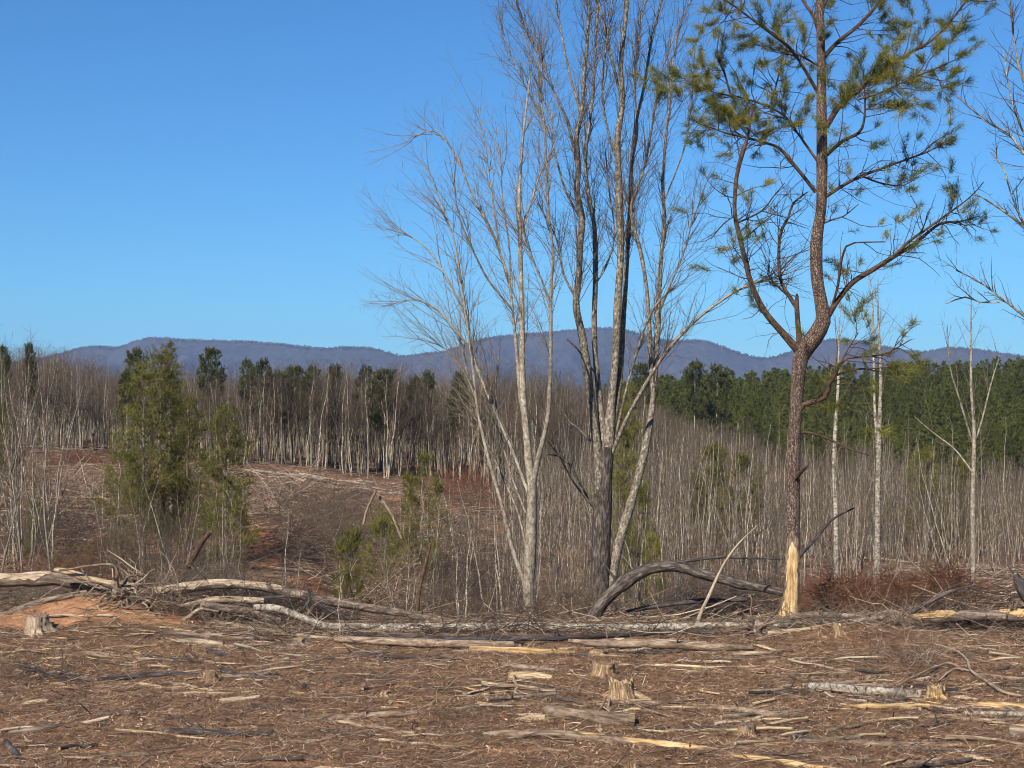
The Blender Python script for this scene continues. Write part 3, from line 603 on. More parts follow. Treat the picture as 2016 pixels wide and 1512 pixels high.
CLUMP = [
 ([(1176, 1230, 46.4), (1180, 1160, 40.0), (1183, 1080, 36.8), (1186, 1000, 34.4), (1190, 940, 30.4), (1196, 880, 25.6)], 0),
 ([(1194, 1200, 20.8), (1215, 1085, 20.0), (1238, 1005, 19.2), (1258, 935, 16.8), (1275, 860, 14.4), (1285, 790, 12.0), (1290, 740, 11.2), (1293, 680, 11.2), (1296, 620, 10.4), (1298, 560, 8.8), (1302, 500, 8.0), (1308, 440, 7.2), (1305, 360, 6.4), (1310, 280, 5.6), (1318, 200, 4.8), (1324, 130, 4.0), (1335, 60, 2.4)], .05),
 ([(1182, 1010, 20.0), (1178, 905, 18.4), (1165, 800, 16.8), (1155, 720, 16.0), (1146, 660, 15.2), (1134, 600, 12.8), (1140, 540, 12.0), (1142, 480, 12.0), (1146, 430, 11.2), (1136, 380, 11.2), (1138, 330, 10.4), (1135, 270, 9.6), (1145, 220, 8.0), (1150, 150, 7.2), (1156, 80, 6.4), (1160, 0, 5.6), (1165, -80, 4.0)], -.04),
 ([(1194, 900, 16.0), (1186, 840, 13.6), (1180, 780, 12.0), (1172, 700, 11.2), (1170, 630, 11.2), (1172, 560, 10.4), (1172, 480, 9.6), (1168, 430, 8.0), (1158, 380, 7.2), (1152, 300, 6.4), (1160, 250, 5.6), (1170, 150, 4.8), (1175, 50, 4.0), (1180, -30, 3.2)], .12),
 ([(1196, 890, 20.8), (1203, 800, 18.4), (1212, 700, 16.0), (1216, 600, 15.2), (1222, 500, 14.4), (1220, 420, 14.4), (1218, 340, 12.8), (1215, 280, 12.0), (1225, 200, 11.2), (1222, 130, 9.6), (1229, 60, 8.8), (1235, 0, 8.0), (1240, -100, 5.6)], 0),
 ([(1205, 860, 11.2), (1221, 740, 10.4), (1229, 600, 9.6), (1236, 480, 9.6), (1241, 400, 8.8), (1243, 330, 8.0), (1251, 250, 6.4), (1268, 170, 5.6), (1281, 90, 4.8), (1302, 0, 4.0), (1315, -60, 2.4)], .14),
 ([(1287, 785, 9.6), (1280, 700, 9.6), (1277, 620, 9.6), (1272, 560, 8.0), (1262, 500, 7.2), (1246, 440, 6.4), (1244, 400, 5.6), (1268, 330, 4.8), (1285, 240, 4.0), (1300, 150, 3.2), (1332, 60, 2.4), (1360, 0, 1.6)], -.1),
 ([(1200, 905, 8.0), (1230, 832, 7.2), (1262, 772, 7.2), (1300, 710, 7.2), (1340, 660, 6.4), (1380, 622, 5.6), (1420, 592, 4.8), (1470, 562, 4.0), (1530, 545, 2.4), (1592, 524, 1.6)], -.35),
 ([(1212, 860, 4.8), (1232, 770, 4.8), (1255, 690, 4.8), (1276, 628, 4.0), (1300, 590, 3.2), (1330, 565, 1.6)], -.2),
 ([(1163, 868, 4.8), (1140, 845, 4.8), (1122, 832, 4.8), (1106, 806, 2.4)], -.3),
 ([(1172, 735, 4.0), (1150, 705, 4.0), (1135, 685, 4.0), (1117, 668, 3.2)], -.5),
 ([(1160, 985, 4.8), (1120, 912, 4.0), (1100, 898, 4.0), (1075, 893, 2.4)], -.3),
 ([(1143, 430, 4.8), (1115, 380, 4.8), (1100, 330, 4.0), (1080, 260, 3.2), (1050, 200, 3.2), (1010, 120, 2.4), (980, 30, 1.6)], .2),
 ([(1136, 330, 5.6), (1120, 250, 4.8), (1095, 190, 4.0), (1060, 110, 3.2), (1020, 20, 2.4), (1005, -60, 1.6)], -.2),
 ([(1145, 225, 5.6), (1125, 160, 4.8), (1110, 90, 4.0), (1095, 0, 3.2), (1090, -80, 1.6)], .1),
 ([(1220, 330, 5.6), (1195, 250, 4.8), (1185, 170, 4.0), (1195, 80, 3.2), (1205, 0, 2.4)], -.2),
 ([(1222, 190, 5.6), (1205, 120, 4.8), (1190, 50, 4.0), (1170, -30, 3.2)], .3),
 ([(1241, 330, 4.8), (1255, 260, 4.0), (1250, 180, 4.0), (1255, 90, 3.2), (1270, 0, 2.4)], .3),
 ([(1305, 400, 4.0), (1330, 340, 3.2), (1350, 280, 3.2), (1360, 210, 2.4), (1365, 140, 1.6)], .2),
 ([(1090, 290, 3.2), (1085, 230, 3.2), (1065, 180, 3.2), (1068, 110, 2.4), (1050, 50, 1.6)], .4),
 ([(1172, 560, 4.0), (1195, 520, 4.0), (1210, 460, 3.2), (1200, 380, 3.2), (1192, 300, 2.4)], .4),
 ([(1296, 620, 4.0), (1320, 560, 4.0), (1345, 500, 3.2), (1365, 430, 2.4), (1385, 380, 1.6)], -.1),
 ([(1140, 600, 4.0), (1110, 540, 4.0), (1095, 470, 3.2), (1075, 430, 3.2), (1060, 400, 2.4)], -.2),
 ([(1178, 1010, 4.8), (1130, 950, 4.0), (1090, 880, 2.4), (1060, 850, 1.6)], -.6)]
hero('bare_tree', 'dark blotchy many-stemmed leafless tree between the fanning grey tree and the pine', 37.0, PT(1183, 1225, 37.0), CLUMP, 2, M['blotch_bark'], M['fine_twig'], 22,
     dens=(5.8, 3.8, 2.6), Ls=((.8, 2.6), (.3, 1.05), (.12, .42)), tmin=.34, skip=(0, 9, 10, 11), up=.5, ang=(8, 36), tw=(.009, .0055, .0036), wn=.8)
hero('bare_tree', 'leafless tree whose branches reach in from beyond the right edge of the view', 33.0, PT(2125, 1210, 33.0), [
 ([(2125, 1215, 34), (2120, 900, 28), (2112, 500, 22), (2105, 100, 15), (2100, -250, 8)], 0),
 ([(2113, 525, 9), (2062, 490, 8), (2016, 446, 6), (1960, 405, 4), (1918, 380, 2)], -.1),
 ([(2110, 380, 9), (2060, 340, 8), (2016, 302, 6), (1985, 262, 4), (1942, 240, 3), (1880, 184, 2)], .2),
 ([(2108, 280, 8), (2050, 210, 7), (2012, 150, 5), (1995, 70, 3), (1988, -10, 2)], -.2),
 ([(2118, 720, 8), (2060, 660, 7), (2016, 622, 5), (1975, 590, 4), (1930, 556, 3), (1882, 532, 2)], .2),
 ([(1968, 595, 4), (1930, 595, 3), (1900, 585, 3), (1862, 598, 2)], .2),
 ([(2050, 330, 5), (2010, 250, 4), (1990, 190, 3), (1975, 100, 2)], .3),
 ([(2016, 446, 4), (1990, 380, 3), (1975, 330, 3), (1950, 300, 2)], .3)],
 1, M['grey_bark'], M['fine_twig'], 23, dens=(5, 3.6, 2.4), Ls=((.4, 1.5), (.2, .7), (.1, .35)), skip=(0,), tmin=.1, up=.2)
SL = dict(dens=(1.9, 3.0, 3.0), Ls=((.8, 2.3), (.3, .9), (.12, .4)), ang=(25, 45), up=.55, tmin=.3, tw=(.010, .006, .004), sides=8, wn=.4)
hero('slender_tree', 'straight pale leafless tree just past the pine, the stoutest of the slim trunks', 48.0, PT(1727, 1172, 48.0), [([(1727, 1180, 15), (1728, 1000, 12), (1731, 850, 10), (1734, 740, 7), (1730, 650, 5), (1727, 560, 2)], 0), ([(1729, 900, 7), (1722, 800, 6), (1720, 700, 5), (1718, 600, 3), (1712, 540, 1.5)], .1)], 1, M['birch_bark'], M['twig'], 31, **SL)
hero('slender_tree', 'thin pale leafless tree right behind the dead limb of the pine', 46.0, PT(1647, 1165, 46.0), [([(1648, 1172, 9), (1645, 1000, 9), (1642, 900, 8), (1650, 760, 6), (1652, 650, 3.5), (1655, 590, 1.5)], 0)], 1, M['birch_bark'], M['twig'], 32, **SL)
hero('slender_tree', 'slim grey leafless tree with upswept branches standing before the green plantation', 50.0, PT(1916, 1182, 50.0), [([(1917, 1190, 10), (1915, 1000, 10), (1918, 850, 8), (1912, 760, 6), (1912, 650, 3.5), (1912, 560, 1.5)], 0),
  ([(1917, 880, 4), (1935, 820, 3.5), (1950, 760, 3), (1968, 700, 1.5)], .2), ([(1914, 870, 4), (1890, 790, 3.5), (1870, 720, 3), (1865, 640, 1.5)], -.2), ([(1915, 930, 4), (1880, 885, 3), (1835, 850, 2), (1800, 820, 1)], .2)], 1, M['grey_bark'], M['twig'], 33, **SL)
print('hero done')

# ------------------------------------------------------------------ template trees
def bare_template(seed, Ht, r0, c0=.35, spread=.28, n1=22, lean=.03, dens2=2.3, dens3=2.2, rt=(.022, .013, .010), sides=6, fork=0):
    rng = np.random.RandomState(seed); n = 10
    z = np.linspace(0, Ht, n); wob = np.cumsum(rng.randn(n, 2) * Ht * .008, 0); lx, ly = rng.randn(2) * lean
    P = np.stack([wob[:, 0] + lx * z, wob[:, 1] + ly * z, z - .3], -1); P[0, :2] = 0
    Q = r0 * (1 - .88 * (z / Ht) ** 1.1); TR = Geo(); TR.tubes(P, Q, sides)
    PP, QQ = P[None], Q[None]
    for f in range(fork):
        Pf, Qf = grow(rng, P[None], Q[None], 1.01 / Ht, (12, 25), (Ht * .6, Ht * .7), n, .35, .25, r0 * .6, tmin=.25, tmax=.5, rend=.1, shrink=.6)
        if len(Pf): TR.tubes(Pf, Qf, 5); PP = np.concatenate([PP, Pf]); QQ = np.concatenate([QQ, Qf])
    CR = Geo()
    P1, R1 = grow(rng, PP, QQ, n1 / Ht, (28, 70), (Ht * spread * .6, Ht * spread * 1.3), 6, .35, .65, rt[0], tmin=c0, rmin=.006, shrink=.62)
    P2, R2 = grow(rng, P1, R1, dens2, (25, 75), (Ht * .05, Ht * .14), 4, .2, .8, rt[1], rmin=.005)
    P3, R3 = grow(rng, P2, R2, dens3, (20, 55), (Ht * .03, Ht * .08), 3, .15, .6, rt[2], rmin=.005)
    CR.tubes(P1, R1, 4); CR.tubes(P2, R2, 3); CR.tubes(P3, R3, 3)
    return TR, CR
def join(TR, CR, name, ma, mb):
    G = Geo(); G.V = TR.V + CR.V; G.B = TR.B + CR.B; o = TR.n
    G.Q = TR.Q + [q + o for q in CR.Q]; G.QM = TR.QM + [x * 0 + 1 for x in CR.QM]
    G.T = TR.T + [t + o for t in CR.T]; G.TM = TR.TM + [x * 0 + 1 for x in CR.TM]
    return G.mesh(name, [ma, mb])
BT = [bare_template(100 + k, 12, .055 + .022 * (k % 4), c0=[.3, .42, .22, .5][k % 4], spread=.24, n1=34, rt=(.024, .014, .011), dens2=1.8, dens3=1.6, fork=k % 3) for k in range(8)]
BT_MESH = [join(a, c, 'bare_tree', M['far_trunk'], M['far_twig']) for a, c in BT]
ST = [bare_template(200 + k, 8, .028 + .012 * (k % 3), c0=.12, spread=.24, n1=20, lean=.10, rt=(.010, .006, .005), dens2=1.8, dens3=1.5, sides=5, fork=1 if k % 3 == 0 else 0) for k in range(10)]
ST_TR = [a.mesh('trunk', M['sapling_bark']) for a, c in ST]; ST_CR = [c.mesh('crown', M['fine_twig']) for a, c in ST]
PO = [bare_template(260 + k, 9, .034 + .010 * (k % 4), c0=.22, spread=.17, n1=15, lean=.03, rt=(.012, .008, .006), dens2=1.6, dens3=1.4, sides=6, fork=1 if k % 4 == 1 else 0) for k in range(8)]
PO_TR = [a.mesh('trunk', M['sapling_bark']) for a, c in PO]; PO_CR = [c.mesh('crown', M['fine_twig']) for a, c in PO]
ST_MESH = [join(a, c, 'sapling', M['far_trunk'], M['far_twig']) for a, c in ST]

def pine_template(seed, Ht, W, z0=.25, nb=70, kind='cone', nm='dark', needle=(8, .30, .07), dens=2.2):
    rng = np.random.RandomState(seed); n = 10; z = np.linspace(0, Ht, n); P = np.stack([rng.randn(n) * .04, rng.randn(n) * .04, z - .3], -1)
    Q = .013 * Ht * (1 - .9 * z / Ht) + .006; TR = Geo(); TR.tubes(P, Q, 6)
    t = z0 + (1 - z0) * rng.rand(nb) ** .9; t[:4] = .97; a = rng.rand(nb) * 2 * math.pi
    prof = {'cone': (1 - t) ** .8 * .9 + .12, 'round': np.sqrt(np.clip(1 - ((t - z0) / (1 - z0) * 1.6 - .6) ** 2, .03, 1)), 'loose': (1.08 - t) ** .55 * (.6 + .6 * rng.rand(nb))}[kind]
    L = W * .5 * prof * (.7 + .45 * rng.rand(nb)); upd = .25 + .5 * t
    m = 6; O = np.zeros((nb, m, 3)); O[:, 0] = np.stack([0 * a, 0 * a, t * Ht - .3], -1); d = nrm(np.stack([np.cos(a), np.sin(a), upd], -1))
    for k in range(1, m): d = nrm(d + np.array([0, 0, .08]) + rng.randn(nb, 3) * .12); O[:, k] = O[:, k - 1] + d * (L / (m - 1))[:, None]
    RR = (.006 + .012 * L[:, None] / max(W, .1)) * np.linspace(1, .3, m)[None]
    BR = Geo(); BR.tubes(O, RR, 4)
    P2, R2 = grow(rng, O, RR, dens, (35, 65), (W * .06, W * .2), 4, .25, .3, .008, tmin=.25, rmin=.004); BR.tubes(P2, R2, 3)
    FO = Geo()
    C = np.concatenate([P2[:, -1], P2[:, 2], O[:, -1], O[:, -2], P[-1:], P[-1:] - [0, 0, .2]]); Dn = np.concatenate([nrm(P2[:, -1] - P2[:, -2])] * 2 + [nrm(O[:, -1] - O[:, -2])] * 2 + [np.array([[0, 0, 1.]])] * 2)
    FO.tris(needles(rng, C, nrm(Dn + [0, 0, .3]), *needle, .7))
    return TR, BR, FO
def pjoin(T_, name, mats):
    G = Geo(); o = 0
    for i, g in enumerate(T_):
        G.V += g.V; G.B += g.B; G.Q += [q + o for q in g.Q]; G.QM += [x * 0 + i for x in g.QM]; G.T += [t + o for t in g.T]; G.TM += [x * 0 + i for x in g.TM]; o += g.n
    return G.mesh(name, mats, False)
PP_T = [pine_template(300 + k, 9, 3.0 + .4 * (k % 3), z0=.2, nb=66, needle=(8, .30, .07), dens=2.6, kind=['cone', 'loose', 'cone', 'round', 'cone'][k]) for k in range(5)]
PP_MESH = [pjoin(t, 'plantation_pine', [M['dark_twig'], M['dark_twig'], M['dark_needle']]) for t in PP_T]
EV_T = [pine_template(330 + k, 15, 6.4, z0=.40, nb=85, kind='round', needle=(10, .36, .07), dens=3.4) for k in range(4)]
EV_MESH = [pjoin(t, 'evergreen_tree', [M['far_trunk'], M['dark_twig'], M['blue_needle']]) for t in EV_T]
print('templates done')

# ------------------------------------------------------------------ forest placement
rng = np.random.RandomState(77); random.seed(9)
def put(name, me, x, y, sc, rz, label, cat, group, z=None, tilt=0):
    o = bpy.data.objects.new(name, me); COL.objects.link(o)
    o.location = (x, y, (float(terrain(x, y, False)) if z is None else z)); o.scale = (sc * random.uniform(.85, 1.15), sc * random.uniform(.85, 1.15), sc); o.rotation_euler = (random.uniform(-tilt, tilt), random.uniform(-tilt, tilt), rz)
    return tag(o, label, cat, group)
def scatter_stuff(name, meshes, pts, label, cat, seed=0):
    "one object: geometry nodes put the meshes on the points (x, y, z, scale)"
    src = bpy.data.collections.new(name + '_sources')
    for i, me in enumerate(meshes):
        o = bpy.data.objects.new('%s_source' % name, me); src.objects.link(o)
    me = bpy.data.meshes.new(name); P = np.asarray(pts, np.float32); me.vertices.add(len(P)); me.vertices.foreach_set('co', P[:, :3].ravel())
    r2 = np.random.RandomState(seed)
    at = me.attributes.new('size', 'FLOAT', 'POINT'); at.data.foreach_set('value', P[:, 3].copy())
    at = me.attributes.new('turn', 'FLOAT_VECTOR', 'POINT'); tl = .09 if 'sapling' in name else .035; tv = np.stack([r2.randn(len(P)) * tl, r2.randn(len(P)) * tl, r2.rand(len(P)) * 6.28], -1).astype(np.float32); at.data.foreach_set('vector', tv.ravel())
    at = me.attributes.new('pick', 'INT', 'POINT'); at.data.foreach_set('value', r2.randint(0, len(meshes), len(P)).astype(np.int32))
    o = bpy.data.objects.new(name, me); COL.objects.link(o)
    ng = bpy.data.node_groups.new(name, 'GeometryNodeTree'); ng.interface.new_socket('Geometry', in_out='INPUT', socket_type='NodeSocketGeometry'); ng.interface.new_socket('Geometry', in_out='OUTPUT', socket_type='NodeSocketGeometry')
    N = ng.nodes; gi = N.new('NodeGroupInput'); go = N.new('NodeGroupOutput'); ip = N.new('GeometryNodeInstanceOnPoints'); ci = N.new('GeometryNodeCollectionInfo')
    ci.inputs['Collection'].default_value = src; ci.inputs['Separate Children'].default_value = True; ci.inputs['Reset Children'].default_value = True
    def at_(nm, ty):
        a = N.new('GeometryNodeInputNamedAttribute'); a.data_type = ty; a.inputs['Name'].default_value = nm; return [s for s in a.outputs if s.enabled and s.name == 'Attribute'][0]
    er = N.new('FunctionNodeEulerToRotation')
    ng.links.new(gi.outputs[0], ip.inputs['Points']); ng.links.new(ci.outputs[0], ip.inputs['Instance']); ip.inputs['Pick Instance'].default_value = True
    ng.links.new(at_('pick', 'INT'), ip.inputs['Instance Index']); ng.links.new(at_('turn', 'FLOAT_VECTOR'), er.inputs[0]); ng.links.new(er.outputs[0], ip.inputs['Rotation'])
    ng.links.new(at_('size', 'FLOAT'), ip.inputs['Scale']); ng.links.new(ip.outputs[0], go.inputs[0])
    md = o.modifiers.new('scatter', 'NODES'); md.node_group = ng
    return tag(o, label, cat, kind='stuff')
def fan(n, D0, D1, p0, p1, pw=1.0):
    D = D0 + (D1 - D0) * rng.rand(n) ** pw; px = p0 + (p1 - p0) * rng.rand(n); return px, D, (px - 1008) / F * D
# edge of the tall bare wood by photo column
def edgeD(px): return np.interp(px, [-400, 0, 200, 450, 620, 900, 1100, 1300, 1500, 1700, 2100, 2400], [150, 152, 158, 165, 168, 172, 150, 170, 205, 230, 240, 240])
def topy(px): return np.interp(px, [-400, 0, 90, 200, 300, 480, 620, 760, 850, 1000, 1120, 1200, 1290, 1380, 1520, 1700, 2100, 2500], [700, 700, 690, 722, 732, 735, 730, 738, 744, 742, 745, 762, 805, 845, 860, 875, 880, 875])
pts = []
px, D, x = fan(4400, 0, 1, -250, 1500)
D = edgeD(px) + 150 * rng.rand(len(px)) ** 1.15; x = (px - 1008) / F * D; z = terrain(x, D, False)
top = H + (HY - topy(px)) / F * D; hgt = np.clip((top - z) * (.66 + .44 * rng.rand(len(px)) ** 1.4 + .22 * fbm(px / 90., D / 25., 3)), 5, 19)
back = (D - edgeD(px)) / 150; keep = rng.rand(len(px)) < (.9 - .35 * back)
wood = np.stack([x, D, z, hgt / 12.], -1)[keep]; wood = wood[np.argsort(wood[:, 1])]
N_IND = 290
def wz(x, y):
    p = 1008 + F * x / y
    return 'left of the young pines' if p < 210 else 'behind the young pines' if p < 470 else 'above the long pale logs' if p < 800 else 'behind the fanning tree' if p < 1100 else 'behind the dark clump tree'
for i, (x_, y_, z_, s_) in enumerate(wood[:N_IND]):
    put('bare_tree', BT_MESH[i % 8], x_, y_, s_, random.uniform(0, 6.28), 'pale slim leafless tree at the front of the far wood ' + wz(x_, y_), 'bare tree', 'leafless trees along the front of the far wood ' + wz(x_, y_), tilt=.05)
scatter_stuff('bare_wood', BT_MESH, wood[N_IND:], 'dense brown-grey leafless wood filling the far side of the clearing', 'forest', 1)
# low bare thicket on the right, below the plantation, and thin growth in the gully
px, D, x = fan(2500, 92, 235, 1010, 2300, 1.0)
ok = (D > np.interp(px, [1000, 1150, 1350, 1550, 1700, 2016, 2300], [82, 66, 74, 84, 92, 98, 98])); px, D, x = px[ok], D[ok], x[ok]
z = terrain(x, D, False); top = H + (HY - np.interp(px, [1000, 1250, 1400, 1550, 1700, 1850, 2100], [860, 850, 860, 885, 895, 905, 920])) / F * D
hg = np.clip((top - z) * (.68 + .42 * rng.rand(len(px)) + .4 * fbm(px / 70., D / 20., 3)), 2.5, 12); thick = np.stack([x, D, z, hg / 8.], -1)
px, D, x = fan(420, 40, 95, 760, 1560, .8)
z = terrain(x, D, False); hg = (1.8 + 4.5 * rng.rand(len(px)) ** 1.3) * np.interp(px, [760, 900, 1000, 1560], [.5, .8, 1, 1.1]); thick = np.vstack([thick, np.stack([x, D, z, hg / 8.], -1)])
px, D, x = fan(42, 42, 66, -60, 110, 1); z = terrain(x, D, False); hg = 3 + 4.5 * rng.rand(len(px)); thick = np.vstack([thick, np.stack([x, D, z, hg / 8.], -1)])
px, D, x = fan(60, 60, 100, 1560, 2100, 1); z = terrain(x, D, False); hg = 3 + 4.5 * rng.rand(len(px)); thick = np.vstack([thick, np.stack([x, D, z, hg / 8.], -1)])
px, D, x = fan(90, 45, 70, 190, 460, 1); z = terrain(x, D, False); hg = 1.5 + 2.5 * rng.rand(len(px)); thick = np.vstack([thick, np.stack([x, D, z, hg / 8.], -1)])
big = thick[:, 3] / thick[:, 1]; thick = thick[np.argsort(-big)]
for i, (x_, y_, z_, s_) in enumerate(thick[:285]):
    pxx = 1008 + F * x_ / y_; zone = ('the left edge of the clearing' if pxx < 150 else 'the young pines on the left' if pxx < 560 else 'the gully below the crossing logs' if pxx < 1560 else 'the slope right of the pine')
    r_ = empty('sapling', (x_, y_, z_), 'spindly pale leafless sapling among many in ' + zone, 'sapling', 'leafless saplings in ' + zone)
    r_.rotation_euler = (random.gauss(0, .09), random.gauss(0, .09), random.uniform(0, 6.28)); r_.scale = (s_ ** .8, s_ ** .8, s_)
    for nm, ml in (('trunk', ST_TR), ('crown', ST_CR)):
        o = bpy.data.objects.new(nm, ml[i % 10]); COL.objects.link(o); o.parent = r_
scatter_stuff('sapling_thicket', ST_MESH, thick[285:], 'thicket of countless thin leafless saplings below the green plantation', 'thicket', 2)
# taller slim poles standing through the thicket
px, D, x = fan(300, 52, 150, 960, 2090, .9); ok = D > np.interp(px, [960, 1100, 1500, 1560, 1750, 2090], [60, 50, 52, 72, 88, 98]); px, D, x = px[ok], D[ok], x[ok]
z = terrain(x, D, False); ty = 800 + 190 * rng.rand(len(px)) ** 1.1; hp = np.clip(H + (HY - ty) / F * D - z, 4.5, 13)
for i in range(len(px)):
    zn = 'around the big leafless trees' if px[i] < 1300 else 'behind the arched trunk' if px[i] < 1560 else 'behind the tall pine and the slim trees'
    r_ = empty('pole_tree', (x[i], D[i], z[i]), 'tall thin pale leafless pole tree ' + zn, 'bare tree', 'tall thin leafless pole trees ' + zn); s_ = hp[i] / 9.
    r_.scale = (s_ ** .6, s_ ** .6, s_); r_.rotation_euler = (random.gauss(0, .035), random.gauss(0, .035), random.uniform(0, 6.28))
    for nm, ml in (('trunk', PO_TR), ('crown', PO_CR)):
        o = bpy.data.objects.new(nm, ml[i % 8]); COL.objects.link(o); o.parent = r_
# plantation
px, D, x = fan(4600, 270, 460, 1190, 2500, .9)
D = np.maximum(D, np.interp(px, [1190, 1300, 1450, 1600], [360, 330, 300, 285])); x = (px - 1008) / F * D
gx = np.round(x / 2.6) * 2.6; gy = np.round(D / 2.6) * 2.6; _, ui = np.unique(np.stack([gx, gy], -1), axis=0, return_index=True); x, D = gx[ui] + rng.randn(len(ui)) * .5, gy[ui] + rng.randn(len(ui)) * .5
z = terrain(x, D, False); pl = np.stack([x, D, z, (.75 + .6 * rng.rand(len(x)) ** 1.3)], -1)
pxx = 1008 + F * x / D; tpy = HY + (H - (z + pl[:, 3] * 9)) / D * F; lim = np.interp(pxx, [1190, 1260, 1330, 1420, 1500, 1560, 1700, 1900, 2016, 2300], [760, 748, 738, 728, 720, 714, 716, 710, 710, 712])
ovr = tpy < lim - 9; pl[ovr, 3] *= .0
pl = pl[pl[:, 3] > 0]; pl = pl[np.argsort(pl[:, 1])]
for i, (x_, y_, z_, s_) in enumerate(pl[:290]):
    put('plantation_pine', PP_MESH[i % 5], x_, y_, s_, random.uniform(0, 6.28), 'dark green pine in the lowest rows of the hillside plantation ' + ('left of the tall pine' if 1008 + F * x_ / y_ < 1550 else 'right of the tall pine'), 'pine tree', 'pines in the lowest rows of the plantation ' + ('left of the tall pine' if 1008 + F * x_ / y_ < 1550 else 'right of the tall pine'))
scatter_stuff('pine_plantation', PP_MESH, pl[290:], 'dark green pine plantation covering the hillside below the mountains', 'forest', 3)
# single evergreens standing up out of the bare wood: column, top row, distance, crown width factor
EVG = [(58, 682, 170, .5, 'round dark evergreen peeking out of the bare wood at the far left'), (8, 684, 175, .5, 'dark evergreen top cut by the left edge of the view'), (268, 694, 190, 1.0, 'dark evergreen just behind the young pines on the left'), (250, 735, 150, 1.0, 'broad evergreen low behind the left side of the young pines'),
 (415, 692, 185, .95, 'lone rounded evergreen on the skyline between the young pines and the wood'), (487, 712, 190, .8, 'small evergreen crown right of the lone rounded evergreen'), (519, 715, 195, .75, 'narrow pointed evergreen at the start of the evergreen cluster'),
 (548, 738, 180, 1.3, 'wide evergreen crown in the middle of the left evergreen cluster'), (580, 726, 186, 1.0, 'tall evergreen at the right of the left evergreen cluster'), (612, 724, 190, .8, 'small evergreen with grey trunks beside it before the mountain'), (660, 726, 190, .85, 'evergreen crown behind pale trunks left of the central evergreen pair'),
 (722, 729, 184, 1.0, 'left tree of the central evergreen pair'), (757, 733, 180, 1.2, 'bushy right tree of the central evergreen pair'), (815, 745, 190, .7, 'small dark evergreen left of the rounded evergreen near the wood edge'), (842, 738, 186, .75, 'rounded small dark evergreen left of the fanning grey tree'),
 (905, 742, 195, .9, 'evergreen tops behind the outer stems of the fanning grey tree'), (1263, 722, 230, .9, 'dark evergreen seen between the dark clump stems'), (1368, 716, 260, 1.0, 'spreading dark evergreen at the left end of the plantation'), (1412, 727, 265, 1.1, 'bronze-green evergreen next to the left end of the plantation')]
for i, (px, ty, D, wf, lab) in enumerate(EVG):
    D = float(edgeD(px)) + (D - 165) * .22 + (i % 3) * 4 if px < 1200 else D; x = (px - 1008) / F * D; z = gz(x, D); ht = H + (HY - ty) / F * D - z
    r_ = empty('evergreen_tree', (x, D, z), lab, 'evergreen tree'); T_ = EV_T[i % 4]; s_ = ht / 15.; r_.scale = (s_ * wf * .78, s_ * wf * .78, s_); r_.rotation_euler.z = i * 1.3
    for nm, g_, mt in (('trunk', T_[0], M['far_trunk']), ('branches', T_[1], M['dark_twig']), ('crown', T_[2], M['blue_needle'])):
        key = 'EV_%s_%d' % (nm, i % 4); me = bpy.data.meshes.get(key) or g_.mesh(key, mt, False); o = bpy.data.objects.new(nm, me); COL.objects.link(o); o.parent = r_
# young pines: column, base row, top row, distance, width px
YP = [(318, 1132, 700, 60, 135, 'loose', 'tallest young pine of the left group, its dark tip against the mountain'), (336, 1120, 672, 63, 90, 'cone', 'young pine with a dark pointed tip inside the left group'), (282, 1128, 722, 58, 130, 'loose', 'full yellow-green young pine on the left side of the left group'),
      (372, 1128, 790, 59, 120, 'loose', 'young pine leaning out at the right of the left group'), (236, 1105, 880, 56, 110, 'loose', 'low feathery young pine at the far left foot of the left group'), (446, 1100, 800, 57, 110, 'loose', 'thin see-through young pine just right of the left group'),
      (455, 1120, 940, 50, 90, 'loose', 'short yellow young pine before the bare clay bank'), (8, 960, 790, 110, 60, 'cone', 'small young pine at the left edge among saplings'), (70, 1120, 980, 52, 60, 'loose', 'low young pine among the pale saplings on the left'),
      (832, 1085, 880, 62, 92, 'cone', 'bright young pine alone in the middle of the far clearing'), (806, 1080, 920, 66, 60, 'cone', 'smaller pine touching the bright middle pine'), (862, 1080, 925, 60, 60, 'cone', 'slim pine on the right shoulder of the bright middle pine'), (690, 1180, 1040, 44, 90, 'loose', 'low feathery pine in the gully left of the middle pine'),
      (755, 1110, 1010, 60, 95, 'loose', 'faint green pine below the leaning broken stems'), (1228, 1070, 770, 62, 110, 'loose', 'yellow-green pine showing between the dark clump stems'), (1255, 1120, 960, 60, 80, 'loose', 'low pine at the foot of the dark clump'), (1287, 1165, 1045, 55, 60, 'loose', 'small pine behind the arched log'), (1460, 1060, 900, 95, 90, 'loose', 'dull green pine in the thicket left of the tall pine'),
      (1400, 1050, 880, 110, 80, 'loose', 'hazy green pine deep in the thicket'), (1820, 1060, 890, 120, 80, 'loose', 'bronze pine in the thicket under the plantation'), (1885, 1050, 905, 125, 60, 'loose', 'small dull pine in the thicket near the slim grey tree')]
